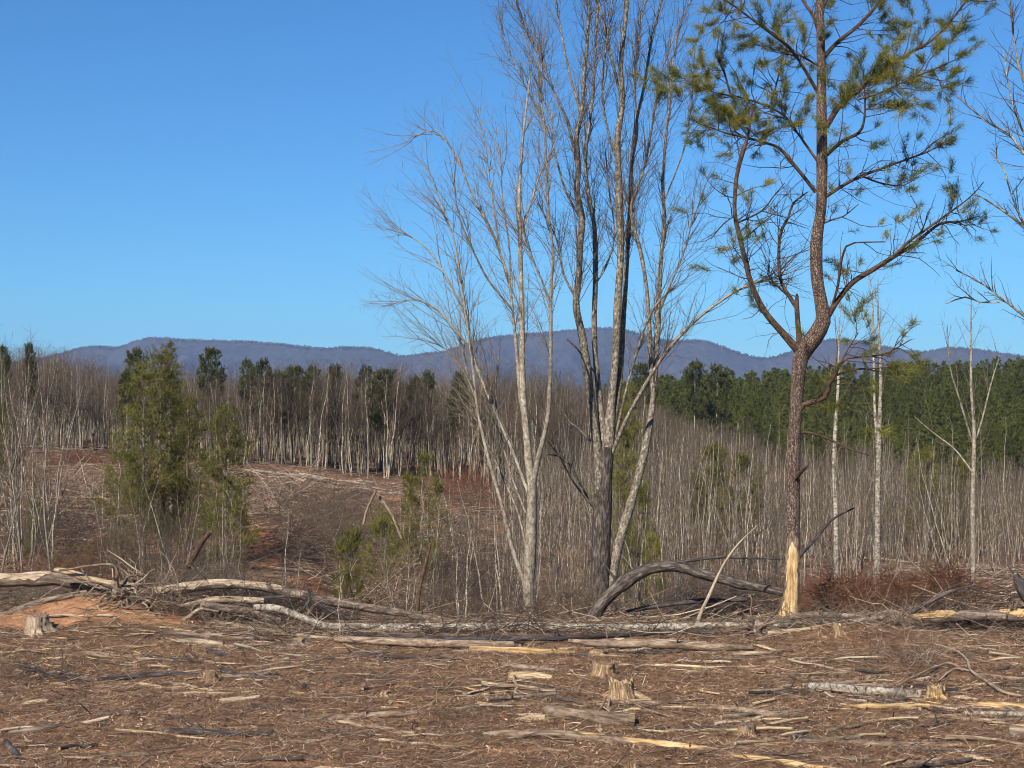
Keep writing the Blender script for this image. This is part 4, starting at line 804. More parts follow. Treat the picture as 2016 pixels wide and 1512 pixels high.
for i, (px, by, ty, D, wp, kd, lab) in enumerate(YP):
    ht = (by - ty) / F * D; W = wp / F * D * 1.6; x = (px - 1008) / F * D
    fine_ = D < 75
    T_ = pine_template(500 + i, ht, W, z0=.16 if ht > 5 else .10, nb=int(56 + 12 * ht) if ht > 5 else 42, kind=kd, needle=(8, .16 if fine_ else .22, .015 if fine_ else .03), dens=6.8 if ht > 5 else 6.5)
    r_ = empty('young_pine', (x, D, gz(x, D)), lab, 'pine tree')
    zb = H + (HY - by) / F * D; r_.location.z = min(zb, gz(x, D) + .1); r_.rotation_euler.z = i
    if zb - gz(x, D) > .1: r_.scale.z = (zb + ht - r_.location.z) / ht
    for nm, g_, mt in (('trunk', T_[0], M['grey_bark']), ('branches', T_[1], M['twig']), ('crown', T_[2], M['young_needle'])):
        o = bpy.data.objects.new(nm, g_.mesh(nm, mt, False)); COL.objects.link(o); o.parent = r_
print('forest done')

# single bare saplings one can pick out: column, base row, top row, distance, lean
SAP = [(562, 1150, 925, 42, .0, 'branchy pale sapling alone on the clay slope'), (575, 1150, 985, 41, .15, 'thin sapling leaning beside the branchy one on the clay slope'), (672, 1175, 985, 40, 0., 'forked pale sapling left of the gully'), (788, 1225, 1060, 36, .12, 'thin pale sapling in front of the middle pine foot'), (800, 1225, 1000, 38, .05, 'taller thin sapling under the middle pine'),
       (895, 1215, 985, 38, 0., 'first of the three white stems left of the fanning tree'), (903, 1215, 970, 39, .03, 'middle of the three white stems left of the fanning tree'), (912, 1215, 950, 37, .1, 'leaning third white stem left of the fanning tree'), (1000, 1215, 900, 40, -.05, 'pale stem tight against the fanning tree on its left'), (1075, 1222, 920, 38, .12, 'slanted stem growing right of the fanning tree foot'),
       (1100, 1180, 960, 44, .03, 'thin stem between the two big leafless trees'), (1258, 1200, 900, 42, 0., 'left of the two whitish stems behind the arched log'), (1270, 1200, 960, 44, .02, 'right of the two whitish stems behind the arched log'), (1326, 1190, 900, 46, -.01, 'white straight stem crossing behind the crown of the arched log'), (1338, 1190, 880, 48, 0., 'tall white stem behind the arched log'),
       (60, 1125, 830, 50, .04, 'tall white sapling at the left among others'), (32, 1120, 860, 50, -.02, 'white sapling nearest the left edge'), (95, 1125, 900, 52, .08, 'thin grey sapling at the right of the left-edge saplings')]
for i, (px, by, ty, D, ln, lab) in enumerate(SAP):
    ht = (by - ty) / F * D; x = (px - 1008) / F * D
    a, c = bare_template(700 + i, ht, .012 * ht * (.8 + .1 * (i % 3)), c0=.3, spread=.3, n1=9, lean=0.01, rt=(.009, .0055, .004), dens2=2.6, dens3=2.4, sides=7)
    r_ = empty('sapling', (x, D, min(gz(x, D), H + (HY - by) / F * D) + .1), lab, 'sapling'); r_.rotation_euler = (0, ln, 0)
    for nm, g_, mt in (('trunk', a, M['birch_bark']), ('crown', c, M['twig'])):
        o = bpy.data.objects.new(nm, g_.mesh(nm, mt)); COL.objects.link(o); o.parent = r_

# ------------------------------------------------------------------ logs
def log(name, label, pts, bark, cat='log', D=None, end='pale_wood', stubs=3, sides=12, patch=None, step=.08, rough=.05, group=None, slope=0, lift=.7):
    "a fallen stem along photo points (px,py,diameter); on the ground unless D is given"
    rng = np.random.RandomState(abs(hash(label)) % 1000 if False else (sum(map(ord, label)) * 7) % 9973)
    rows = []
    for i, (px, py, wd) in enumerate(pts):
        if D is None:
            p = gpt(px, py, 0.05); r_ = wd * .5 / F * p[1]; p = gpt(px, py, r_ * lift)
        else:
            d = (D[0] + (D[1] - D[0]) * i / max(1, len(pts) - 1)) if isinstance(D, tuple) else D; p = PT(px, py, d); r_ = wd * .5 / F * d
        rows.append((*p, max(r_, .004)))
    A = smoothpath(rows, step); A = knobble(rng, A, rough); A[:, :3] += np.convolve(rng.randn(len(A) + 2), np.ones(3) / 3, 'valid')[:, None] * rng.randn(1, 3) * .004
    root = empty(name, tuple(A[len(A) // 2, :3]), label, cat, group) if stubs >= 0 else None
    G = Geo(); V, L = G.tubes(A[:, :3], A[:, 3], sides, 0, lobes=.05, seed=len(label))
    ragged = rng.rand(2, sides) * A[[0, -1], 3][:, None] * .5
    for e, ring, flip in ((0, V[0, 0], True), (-1, V[0, -1], False)):
        d = nrm(A[e, :3] - A[(1 if e == 0 else -2), :3]); G.cap(ring + d[None] * .001, A[e, :3] + d * A[e, 3] * .15, 1, flip)
    if root is None:
        o = G.build(name, [M[bark], M[end]], loc=A[len(A) // 2, :3]); tag(o, label, cat, group); return o
    G.build('stem', [M[bark], M[end]], root)
    if patch:
        for (ta, tb, hw, cen, mt) in patch:
            ia, ib = int(ta * (len(A) - 1)), max(int(tb * (len(A) - 1)), int(ta * (len(A) - 1)) + 2); S = A[ia:ib + 1]; Tn = nrm(np.gradient(S[:, :3], axis=0)); sd_ = nrm(np.cross(Tn, [0, 0, 1.])); upn = np.cross(sd_, Tn)
            g2 = Geo(); rows2 = []
            for j in range(len(S)):
                e = min(j, len(S) - 1 - j); k = hw * min(1, .35 + e / 3) * (1 + .2 * rng.randn())
                rows2.append([S[j, :3] + (S[j, 3] * 1.06 + .004) * (sd_[j] * math.sin(cen + k * u) + upn[j] * math.cos(cen + k * u)) for u in np.linspace(-1, 1, 7)])
            V2 = np.array(rows2); ix = np.arange(V2.shape[0] * 7).reshape(-1, 7); B2 = np.stack([V2[..., 2], V2[..., 1] * 0, V2[..., 0]], -1); o0 = g2._v(V2, B2)
            qq = np.stack([ix[:-1, :-1], ix[1:, :-1], ix[1:, 1:], ix[:-1, 1:]], -1).reshape(-1, 4); g2.Q.append(qq + o0); g2.QM.append(np.zeros(len(qq), int)); g2.build('bare_patch', M[mt], root)
    for _ in range(stubs):
        i = rng.randint(1, len(A) - 1); d = nrm(np.array([rng.randn(), rng.randn() * .6 - .3, .5 + rng.rand()])); ln = A[i, 3] * (1.5 + 3 * rng.rand()); rr = A[i, 3] * (.12 + .15 * rng.rand())
        g2 = Geo(); c = A[i, :3]; g2.tubes(np.array([c, c + d * ln * .6, c + d * ln + rng.randn(3) * .02]) + d * A[i, 3] * .5, np.array([rr, rr * .8, rr * .4]), 6); g2.build('branch_stub', M[bark], root)
    return root
log('fallen_trunk', 'thick smooth trunk lying in from the left edge above the clay bank', [(-80, 1148, 28), (0, 1143, 27), (50, 1141, 27), (110, 1139, 26), (150, 1148, 23), (200, 1160, 19), (240, 1172, 15)], 'log_bark', D=(28.6, 29.0), stubs=2, patch=[(.05, .6, .8, .5, 'pale_wood'), (.30, .33, .3, -.9, 'pale_wood')])
log('splintered_limb', 'pale splintered limb torn from the end of the thick left trunk', [(106, 1121, 7), (125, 1124, 12), (160, 1134, 14), (205, 1147, 14), (240, 1152, 12), (290, 1158, 6)], 'cream_wood', D=(28.35, 28.5), stubs=0, cat='broken limb')
log('arched_branch', 'thin pale branch arching over the root tangle on the left', [(116, 1123, 5), (140, 1120, 5), (170, 1115, 5), (215, 1111, 5), (243, 1124, 5), (262, 1142, 4), (278, 1160, 3)], 'pink_bark', D=28.2, stubs=0, cat='branch', sides=6)
log('bare_stick', 'pale stick slanting down behind the root tangle', [(212, 1084, 2), (235, 1098, 3), (262, 1118, 3), (290, 1134, 2)], 'pale_wood', D=28.9, stubs=0, cat='branch', sides=6)
log('long_arched_log', 'long pale barkless log arching from the root tangle down to the clearing edge', [(243, 1182, 25), (270, 1176, 25), (300, 1167, 23), (360, 1159, 21), (420, 1151, 19), (480, 1151, 18), (530, 1158, 18), (580, 1169, 18), (640, 1181, 18), (700, 1192, 18), (760, 1202, 16), (820, 1213, 16), (880, 1223, 14), (930, 1230, 9)], 'log_bark', D=(28.2, 29.2), stubs=6, patch=[(0.0, .44, 1.2, .35, 'pale_wood')])
log('pile_log', 'grey log buried in the pile beneath the long arched log', [(395, 1190, 12), (440, 1196, 15), (500, 1207, 16), (550, 1222, 13)], 'log_bark', D=(27.7, 28.2), stubs=4)
log('pile_log', 'rotten pale log on the front of the left pile', [(350, 1196, 9), (400, 1184, 13), (450, 1180, 14), (520, 1183, 10)], 'pale_wood', D=28.0, stubs=5, rough=.1)
log('pile_log', 'long thin pale log sloping down in front of the left pile', [(410, 1222, 7), (470, 1232, 9), (540, 1246, 11), (620, 1256, 11), (700, 1264, 8)], 'pale_wood', stubs=3)
log('pile_log', 'brown log lying level in front of the clay bank', [(300, 1244, 7), (360, 1248, 10), (430, 1252, 11), (500, 1258, 8)], 'log_bark', stubs=2)
log('pile_log', 'weathered split log at the foot of the left pile', [(350, 1262, 9), (390, 1264, 13), (440, 1268, 10)], 'pale_wood', stubs=1)
log('pile_branch', 'crooked dark branch rising out of the left pile', [(560, 1224, 6), (590, 1206, 7), (610, 1180, 6), (606, 1158, 4)], 'dark_bark', D=28.1, stubs=2, cat='branch', sides=7)
log('pile_branch', 'black broken limb across the left pile', [(430, 1212, 8), (470, 1192, 9), (520, 1178, 8), (570, 1174, 5)], 'dark_bark', D=28.3, stubs=4, cat='branch', sides=8)
log('dark_prop', 'dark broken branch propping under the long arched log', [(598, 1178, 10), (630, 1192, 10), (660, 1205, 9), (695, 1222, 8)], 'dark_bark', D=28.6, stubs=2, cat='broken limb')
log('clay_edge_log', 'old grey log resting on the far side of the clay bank', [(-40, 1224, 14), (20, 1206, 14), (60, 1192, 14), (100, 1180, 13), (140, 1172, 11), (170, 1165, 8)], 'log_bark', D=(28.0, 28.6), stubs=3)
log('birch_log', 'long pale flecked log along the edge of the clearing', [(500, 1196, 13), (545, 1198, 14), (590, 1214, 15), (625, 1228, 16), (660, 1236, 20), (750, 1238, 21), (850, 1237, 20), (950, 1236, 18), (1050, 1234, 19), (1150, 1237, 19), (1250, 1238, 17), (1330, 1234, 15), (1400, 1231, 11), (1490, 1231, 7)], 'birch_bark', D=27.55, stubs=7, rough=.08)
log('grey_log', 'slim grey log lying in front of the pale flecked log', [(680, 1250, 8), (740, 1252, 10), (820, 1256, 12), (900, 1259, 13), (1000, 1257, 13), (1100, 1256, 11), (1200, 1252, 9), (1290, 1247, 8), (1350, 1243, 8), (1440, 1250, 5)], 'dark_bark', stubs=9, lift=1.6)
log('scraped_log', 'pinkish scraped log under the slim grey log', [(660, 1258, 12), (740, 1262, 15), (830, 1266, 17), (920, 1268, 15), (1010, 1269, 12)], 'pink_bark', stubs=3, lift=1.2)
log('orange_log', 'orange barkless log half sunk in the litter below the log line', [(925, 1277, 10), (960, 1279, 13), (1010, 1281, 14), (1060, 1283, 13), (1130, 1285, 9)], 'raw_wood', stubs=4, end='raw_wood')
log('spotted_log', 'stout spotted log ending at the upturned root', [(1120, 1262, 9), (1160, 1266, 14), (1220, 1267, 18), (1300, 1268, 18), (1370, 1272, 18), (1430, 1275, 15), (1480, 1276, 9)], 'pink_bark', stubs=3, lift=1.3, patch=[(.25, .32, .7, .2, 'cream_wood'), (.45, .75, .6, .1, 'pale_wood')])
log('arched_log', 'curved dark trunk bowing up like an arch left of the tall pine', [(1162, 1236, 28), (1170, 1215, 27), (1182, 1193, 27), (1205, 1168, 27), (1235, 1142, 27), (1270, 1123, 25), (1305, 1114, 24), (1345, 1117, 22), (1400, 1135, 20), (1450, 1148, 18), (1500, 1158, 17), (1552, 1170, 15)], 'charred_bark', D=(31.2, 30.6), stubs=4)
log('arch_branch', 'thin branch running level off the top of the arched trunk', [(1322, 1116, 9), (1345, 1106, 8), (1380, 1100, 7), (1430, 1097, 5), (1480, 1099, 4), (1538, 1101, 3)], 'dark_bark', D=30.9, stubs=0, cat='branch', sides=7)
log('leaning_stick', 'pale stick leaning up before the arched trunk', [(1371, 1232, 9), (1380, 1205, 8), (1398, 1168, 7), (1420, 1120, 6), (1450, 1075, 4), (1490, 1035, 2)], 'pale_wood', D=(28.6, 29.4), stubs=0, cat='branch', sides=7)
log('yellow_log', 'thick log with yellow scraped patches at the right edge of the clearing', [(1752, 1226, 10), (1790, 1219, 16), (1850, 1214, 21), (1920, 1212, 22), (2016, 1212, 24), (2110, 1212, 24)], 'log_bark', D=27.5, stubs=8, patch=[(.1, .36, .9, .6, 'raw_wood'), (.62, .98, .9, .5, 'raw_wood')])
log('dark_leaner', 'dark branch leaning over the yellow patched log', [(1748, 1228, 10), (1790, 1208, 9), (1830, 1186, 8), (1870, 1165, 5), (1920, 1150, 3)], 'dark_bark', D=27.6, stubs=3, cat='branch')
log('pine_foot_log', 'greyish log passing the foot of the tall pine', [(1508, 1232, 9), (1545, 1218, 11), (1590, 1211, 13), (1640, 1212, 14), (1700, 1215, 12), (1760, 1222, 9)], 'log_bark', D=27.6, stubs=4)
log('striped_log', 'pale peeling log below the one passing the tall pine', [(1500, 1236, 9), (1560, 1230, 10), (1630, 1227, 10), (1700, 1220, 9), (1740, 1216, 6)], 'birch_bark', D=27.3, stubs=2)
log('cream_log', 'short cream log ending at the ragged stump near the pine', [(1512, 1247, 10), (1550, 1243, 10), (1620, 1236, 8)], 'cream_wood', stubs=1)
log('left_prop_logs', 'pale twisted branch on the pile left of the clearing edge', [(350, 1226, 6), (372, 1214, 8), (388, 1202, 8), (395, 1198, 6), (430, 1204, 4)], 'pale_wood', D=27.6, stubs=1, cat='branch')
log('snag', 'dark broken snag sticking up out of the brush pile right of the young pines', [(352, 1165, 12), (362, 1130, 13), (384, 1088, 13), (398, 1066, 12), (414, 1047, 9)], 'pine_limb', D=31.5, stubs=1, cat='snag')
log('cut_log', 'short sawn log with bark lying clear of the others in the foreground', [(1079, 1402, 27), (1110, 1404, 27), (1160, 1410, 28), (1210, 1416, 28), (1247, 1420, 28)], 'pink_bark', end='raw_wood', stubs=1, sides=20, patch=[(.86, .98, 1.0, -.2, 'raw_wood')])
log('long_bark_log', 'long log with bark left and bright orange wood right in the foreground', [(952, 1447, 10), (985, 1445, 14), (1040, 1446, 18), (1120, 1448, 19), (1190, 1456, 19), (1250, 1463, 18), (1320, 1469, 17), (1370, 1474, 14), (1412, 1477, 8)], 'pink_bark', end='raw_wood', stubs=2, sides=16, patch=[(.36, .52, 1.0, -.2, 'raw_wood'), (.63, .99, 1.75, -.2, 'raw_wood')])
log('corner_log', 'half buried orange log running out of the bottom of the view', [(1440, 1488, 10), (1480, 1494, 15), (1540, 1502, 17), (1600, 1512, 17), (1680, 1525, 16)], 'raw_wood', end='raw_wood', stubs=1, sides=16, lift=.3)
log('split_log', 'grey-pink log pointing at the stump with roots low on the right', [(1365, 1390, 8), (1400, 1393, 13), (1450, 1398, 14), (1500, 1404, 14), (1535, 1408, 9)], 'pink_bark', stubs=2, end='cream_wood')
log('pale_log', 'pale mottled log ending at the orange split stump', [(1588, 1354, 20), (1620, 1354, 21), (1680, 1359, 20), (1740, 1363, 18), (1790, 1367, 17), (1815, 1368, 15)], 'birch_bark', stubs=2)
log('dark_under_log', 'dark thin log under the pale mottled one', [(1670, 1378, 7), (1710, 1380, 9), (1770, 1378, 8), (1800, 1375, 6)], 'dark_bark', stubs=1)
log('tan_log', 'tan barkless log below the pale mottled log', [(1668, 1390, 8), (1720, 1391, 11), (1780, 1392, 11), (1830, 1390, 9)], 'raw_wood', end='raw_wood', stubs=0)
log('splinter_log', 'log breaking into orange splinters at the right edge', [(1810, 1396, 10), (1880, 1394, 14), (1950, 1392, 17), (2030, 1397, 18), (2100, 1400, 16)], 'pink_bark', stubs=1, patch=[(.45, .98, 1.1, .1, 'raw_wood')])
log('white_log', 'pale log just under the splintered log at the right edge', [(1900, 1405, 9), (1980, 1406, 11), (2060, 1408, 12)], 'birch_bark', stubs=1)
log('edge_log', 'sawn orange-faced log poking in at the lower right edge', [(1990, 1440, 26), (2030, 1439, 27), (2090, 1438, 27)], 'log_bark', end='raw_wood', stubs=0, sides=20, patch=[(0, .9, 1.5, -.6, 'raw_wood')])
log('scarred_log', 'pinkish scarred log low in the middle left', [(560, 1416, 6), (600, 1417, 10), (650, 1412, 13), (700, 1410, 15), (760, 1407, 14), (820, 1402, 9)], 'pink_bark', stubs=2, patch=[(.1, .3, .9, -.2, 'raw_wood')])
log('charcoal_log', 'smooth charcoal grey log low on the left', [(322, 1438, 8), (360, 1440, 12), (410, 1443, 14), (460, 1446, 15), (505, 1446, 14), (536, 1441, 11)], 'dark_bark', stubs=1, end='dark_bark')
log('bark_log', 'knobbly log lying at the lower left edge', [(18, 1443, 10), (50, 1439, 13), (90, 1434, 13), (128, 1427, 8)], 'log_bark', stubs=3)
log('grey_slab', 'flat blue-grey stick slanting at the bottom left corner', [(12, 1462, 12), (28, 1482, 13), (46, 1500, 10)], 'dark_bark', stubs=0, cat='branch')
log('twin_sticks', 'dark stick lying in two lengths left of the small orange stump', [(188, 1338, 8), (225, 1335, 11), (278, 1330, 11), (340, 1326, 9), (392, 1330, 7)], 'dark_bark', stubs=2)
log('dark_stick', 'dark stick pointing right from the small orange stump', [(436, 1320, 9), (470, 1328, 8), (510, 1334, 6), (582, 1338, 5)], 'dark_bark', stubs=1, cat='branch')
log('thin_pole', 'long thin dark pole lying level in the middle left', [(610, 1341, 5), (680, 1341, 6), (750, 1337, 6), (850, 1334, 4), (880, 1334, 3)], 'dark_bark', stubs=1, cat='branch')
log('tapering_stick', 'dark tapering stick above the scarred log', [(492, 1388, 8), (530, 1393, 7), (580, 1401, 5), (600, 1403, 3)], 'dark_bark', stubs=0, cat='branch')
log('short_knob_log', 'short dark log alone above the small orange stump', [(411, 1283, 12), (430, 1287, 13), (450, 1292, 12)], 'dark_bark', stubs=1)
log('tan_short_log', 'short tan log above the tapering dark stick', [(432, 1381, 9), (460, 1378, 11), (490, 1374, 10), (512, 1372, 8)], 'pale_wood', stubs=1)
log('mid_log', 'brown log behind the rotten cream slab', [(990, 1308, 9), (1030, 1313, 12), (1070, 1317, 11), (1105, 1321, 8)], 'log_bark', stubs=3)
log('rotten_slab', 'rotten cream slab of wood in the middle of the clearing', [(1002, 1331, 14), (1030, 1330, 17), (1065, 1332, 16), (1088, 1335, 9)], 'cream_wood', end='cream_wood', stubs=0)
log('white_pole', 'long broken white pole lying level right of the middle stump', [(1218, 1308, 5), (1280, 1310, 6), (1340, 1311, 6), (1400, 1314, 7), (1470, 1313, 6), (1540, 1310, 4)], 'cream_wood', stubs=0, cat='pole')
log('curved_root_log', 'half sunk brown stem left of the sawn log', [(840, 1396, 6), (900, 1396, 7), (950, 1390, 8), (1000, 1385, 7), (1060, 1386, 5)], 'log_bark', stubs=1)
log('raw_split', 'split piece of raw wood against the end of the sawn log', [(1016, 1417, 7), (1040, 1415, 13), (1077, 1413, 15)], 'cream_wood', end='cream_wood', stubs=0, cat='split wood')
log('root_log', 'slim brown log lying level below the upturned root', [(1370, 1285, 7), (1440, 1287, 9), (1500, 1286, 9), (1560, 1280, 7)], 'pink_bark', stubs=2)
log('level_stick', 'dark thin log in the shade at the lower right', [(1768, 1478, 8), (1830, 1480, 9), (1900, 1482, 8), (1990, 1486, 6)], 'dark_bark', stubs=1)
log('buried_log', 'long buried log with a pink face at the bottom right', [(1590, 1455, 8), (1660, 1463, 13), (1740, 1466, 14), (1820, 1468, 12), (1900, 1468, 8)], 'pink_bark', stubs=1, lift=.2)
log('bottom_log', 'dim log along the very bottom at the right', [(1600, 1493, 12), (1680, 1496, 15), (1780, 1502, 15), (1860, 1506, 10)], 'pink_bark', stubs=1, lift=.2)
log('dark_rail', 'dark stick lying in front of the lone sawn log end', [(1190, 1442, 5), (1250, 1438, 5), (1310, 1433, 5), (1370, 1430, 4)], 'dark_bark', stubs=0, cat='branch')
log('forked_branch', 'pale forked branch reaching from the right edge', [(2010, 1370, 5), (1975, 1362, 6), (1940, 1340, 6), (1912, 1320, 5), (1903, 1298, 5), (1880, 1280, 4), (1840, 1268, 3)], 'pale_wood', stubs=2, cat='branch', sides=7, lift=2.5)
log('fork_arm', 'thin arm of the pale forked branch', [(1908, 1320, 4), (1880, 1316, 4), (1850, 1338, 3), (1830, 1352, 2)], 'pale_wood', stubs=0, cat='branch', sides=6, lift=3)
log('bent_branch', 'bent pale branch left of the forked one', [(1770, 1348, 3), (1800, 1332, 4), (1838, 1315, 4), (1868, 1306, 4), (1895, 1320, 3)], 'pale_wood', stubs=0, cat='branch', sides=6, lift=4)
log('hanging_branch', 'long thin pale branch lying across the litter at the right', [(1800, 1292, 5), (1860, 1280, 5), (1900, 1273, 4), (1980, 1271, 4), (2050, 1270, 3)], 'pale_wood', stubs=1, cat='branch', sides=6)
log('dry_branch', 'greyish branch parallel to the long thin pale one', [(1790, 1282, 5), (1850, 1284, 5), (1930, 1280, 4), (2040, 1285, 3)], 'log_bark', stubs=1, cat='branch', sides=6)
# root tangles
def roots(name, label, c, n, R0, seed, mats=('log_bark', 'pale_wood'), squash=.7, down=.2, cat='root wad'):
    rng = np.random.RandomState(seed); root = empty(name, tuple(c), label, cat); c = np.array(c)
    G = Geo(); ph = np.linspace(0, math.pi, 9)  # knotted core
    for k in range(7):
        d = nrm(rng.randn(3)) * R0 * .35; G.tubes(np.array([c - d, c - d * .3 + rng.randn(3) * R0 * .08, c + d * .4, c + d]), np.array([.2, .34, .3, .12]) * R0 * .6, 9, lobes=.18, seed=k)
    G.build('root_core', M[mats[0]], root)
    for k in range(n):
        a = rng.rand() * 6.28; d = nrm(np.array([math.cos(a), (rng.rand() - .7) * .9, math.sin(a) * squash - down])); L = R0 * (1 + 1.3 * rng.rand()); P = [c + d * R0 * .2]
        for j in range(8): d = nrm(d + rng.randn(3) * .28 + np.array([0, 0, -.05])); P.append(P[-1] + d * L / 8)
        g = Geo(); g.tubes(np.array(P), R0 * (.03 + .06 * rng.rand()) * np.linspace(1, .18, 9), 6); g.build('root', M[mats[0] if rng.rand() < .55 else mats[1]], root)
    return root
roots('root_tangle', 'tangle of weathered roots at the base of the long arched log', PT(236, 1165, 27.9), 36, .50, 61)
roots('upturned_root', 'upturned gnarled root standing right of the spotted log', PT(1492, 1238, 26.6), 30, .36, 62, ('log_bark', 'pink_bark'))
roots('root_ball', 'brown root ball with thin roots beside the yellow patched log', PT(1735, 1232, 27.5), 22, .26, 63, ('pink_bark', 'log_bark'))
roots('root_clump', 'small dark knot of roots in the litter left of the tan log', PT(1612, 1408, 20.2), 16, .12, 64, ('dark_bark', 'pink_bark'), cat='root')
roots('black_root', 'small black root curled in the litter beneath the thin pole', gpt(600, 1350, .08), 10, .09, 65, ('dark_bark', 'dark_bark'), cat='root')
# stumps
def stump(name, label, px, py, w_, h_, seed, bark='cream_wood', top='raw_wood', flare=1.6, jag=.25, rootlen=1.0):
    rng = np.random.RandomState(seed); c = gpt(px, py); c[2] = gz(c[0], c[1]); D = c[1]; r = w_ * .47 / F * D; h = h_ * .74 / F * D; root = empty(name, tuple(c), label, 'stump'); k = 28
    a = np.arange(k) * 2 * math.pi / k; lob = 1 + .14 * np.sin(2 * a + seed) + .09 * np.sin(5 * a + seed * 2) + .05 * rng.randn(k); fl = np.maximum(0, np.sin((3 + seed % 2) * a + seed)) ** 1.5 * (.5 + .5 * np.sin(a + seed))
    rows = []
    for t in np.linspace(-.25, 1, 9):
        e = max(0, 1 - t) ** 2.4; rr = r * (.72 * lob + e * (flare - .9) * (.15 + 1.1 * fl)) * (1 + .07 * rng.randn(k)); zz = h * t * np.ones(k)
        if t > .98: zz = h * (1 + jag * (rng.rand(k) - .3))
        rows.append(np.stack([c[0] + np.cos(a) * rr, c[1] + np.sin(a) * rr, c[2] + zz], -1))
    V = np.array(rows); V[1:, :, 0] += np.linspace(0, 1, 8)[:, None] * r * .2 * math.sin(seed * 3.); B = np.stack([np.broadcast_to(np.cos(a) * r, V.shape[:2]), np.broadcast_to(np.sin(a) * r, V.shape[:2]), V[..., 2]], -1)
    G = Geo(); o0 = G._v(V, B); ix = np.arange(V.shape[0] * k).reshape(-1, k); nx = np.roll(ix, -1, 1); qq = np.stack([ix[:-1], nx[:-1], nx[1:], ix[1:]], -1).reshape(-1, 4); G.Q.append(qq + o0); G.QM.append(np.zeros(len(qq), int)); G.build('trunk_base', M[bark], root)
    G = Geo(); cc = c + [0, 0, h * (.86 if jag > .2 else .97)]; mid = cc + (V[-1] - cc) * .55; mid[:, 2] = cc[2] + (rng.rand(k) - .4) * h * jag * .7
    Vt = np.vstack([V[-1] * .998 + cc * .002, mid]); i = np.arange(k); G.raw(Vt, q=np.stack([i, (i + 1) % k, k + (i + 1) % k, k + i], -1)); G.cap(mid, cc, 0); G.build('cut_face', M[top], root, smooth=False)
    for j in range(int(5 * rootlen)):
        b = rng.rand() * 6.28; d = np.array([math.cos(b), math.sin(b) * .8 - .2, -.12]); P = np.array([c + [0, 0, h * .25] + d * r * .6, c + [0, 0, h * .10] + d * r * 1.2, c + d * r * 1.9 + [0, 0, .0], c + d * r * 2.6 + [0, 0, -.06]])
        g = Geo(); g.tubes(P, np.array([.30, .2, .12, .05]) * r, 7); g.build('root', M[bark], root)
    if jag > .3:
        for j in range(9):
            b = rng.rand() * 6.28; p = c + np.array([math.cos(b) * r * .7, math.sin(b) * r * .7, h * .8]); g = Geo(); g.tubes(np.array([p, p + [rng.randn() * .02, rng.randn() * .02, h * (.3 + .4 * rng.rand())]]), np.array([r * .1, r * .02]), 4); g.build('splinter', M[top], root)
    return root
stump('stump', 'weathered grey stump in front of the orange clay bank', 72, 1246, 52, 44, 1, 'pale_wood', 'log_bark', 2.1, .15)
stump('stump', 'small orange stump with a pale face on the left', 414, 1343, 34, 26, 2, 'stump_wood', 'stump_wood', 1.3, .2, .4)
stump('stump', 'rounded orange-brown stump right of the rotten slab', 1188, 1330, 54, 32, 3, 'stump_wood', 'stump_wood', 1.5, .2, .6)
stump('stump', 'wide ragged stump with white splinters right below the rounded one', 1226, 1372, 74, 34, 4, 'stump_wood', 'cream_wood', 1.2, .5, .6)
stump('stump', 'low stump with splayed pale roots at the lower right', 1466, 1449, 56, 28, 5, 'stump_wood', 'log_bark', 1.9, .2, 1.2)
stump('stump', 'split bright orange stump at the end of the pale mottled log', 1844, 1374, 46, 26, 6, 'raw_wood', 'cream_wood', 1.3, .55, .4)
stump('stump', 'thin tan stump left of the small orange stump', 268, 1318, 16, 14, 7, 'stump_wood', 'stump_wood', 1.4, .3, .4)
stump('stump', 'spiky pale stump on the mound right of the upturned root', 1650, 1250, 22, 22, 8, 'stump_wood', 'cream_wood', 2.0, .6, .8)
stump('stump', 'flat tan stump in the middle just below the log line', 1175, 1290, 40, 11, 9, 'stump_wood', 'stump_wood', 1.3, .2, .3)
stump('stump', 'low mossy brown stump among bark strips right of the arched log end', 590, 1268, 34, 14, 10, 'log_bark', 'raw_wood', 1.4, .2, .3)
stump('stump', 'pale broken stump at the very bottom right of centre', 1250, 1511, 32, 14, 12, 'stump_wood', 'stump_wood', 1.4, .4, .3)
stump('stump', 'tiny tan stump with roots in the middle left', 757, 1370, 26, 12, 13, 'stump_wood', 'stump_wood', 1.9, .2, .9)
print('logs done')

# ------------------------------------------------------------------ loose sticks and chips one can pick out
rng = np.random.RandomState(91); random.seed(3)
def stick_mesh(seed, L, r, mt, sides=6):
    g = np.random.RandomState(seed); n = 7; x = np.linspace(-L / 2, L / 2, n); P = np.stack([x, np.cumsum(g.randn(n)) * L * .02, np.cumsum(g.randn(n)) * L * .008], -1); P[:, 1:] -= P[:, 1:].mean(0)
    G = Geo(); Q = r * np.linspace(1, .55 + .3 * g.rand(), n); V, _ = G.tubes(P, Q, sides, lobes=.08, seed=seed); G.cap(V[0, 0], P[0], 1, True); G.cap(V[0, -1], P[-1], 1)
    if g.rand() < .5: p = P[4]; d = nrm(np.array([.5, g.randn(), .5])); G.tubes(np.array([p, p + d * L * .1, p + d * L * .18]), np.array([r * .5, r * .35, r * .15]), 4)
    return G.mesh('stick', [M[mt], M['cream_wood']])
SM = [stick_mesh(k, .9 + .5 * (k % 3), .013 + .006 * (k % 4), ['log_bark', 'dark_bark', 'pale_wood', 'pink_bark', 'log_bark', 'cream_wood', 'dark_bark', 'twig'][k % 8]) for k in range(16)]
KN = {0: 'grey-brown', 1: 'dark', 2: 'pale', 3: 'pinkish', 4: 'grey-brown', 5: 'cream', 6: 'dark', 7: 'twiggy brown'}
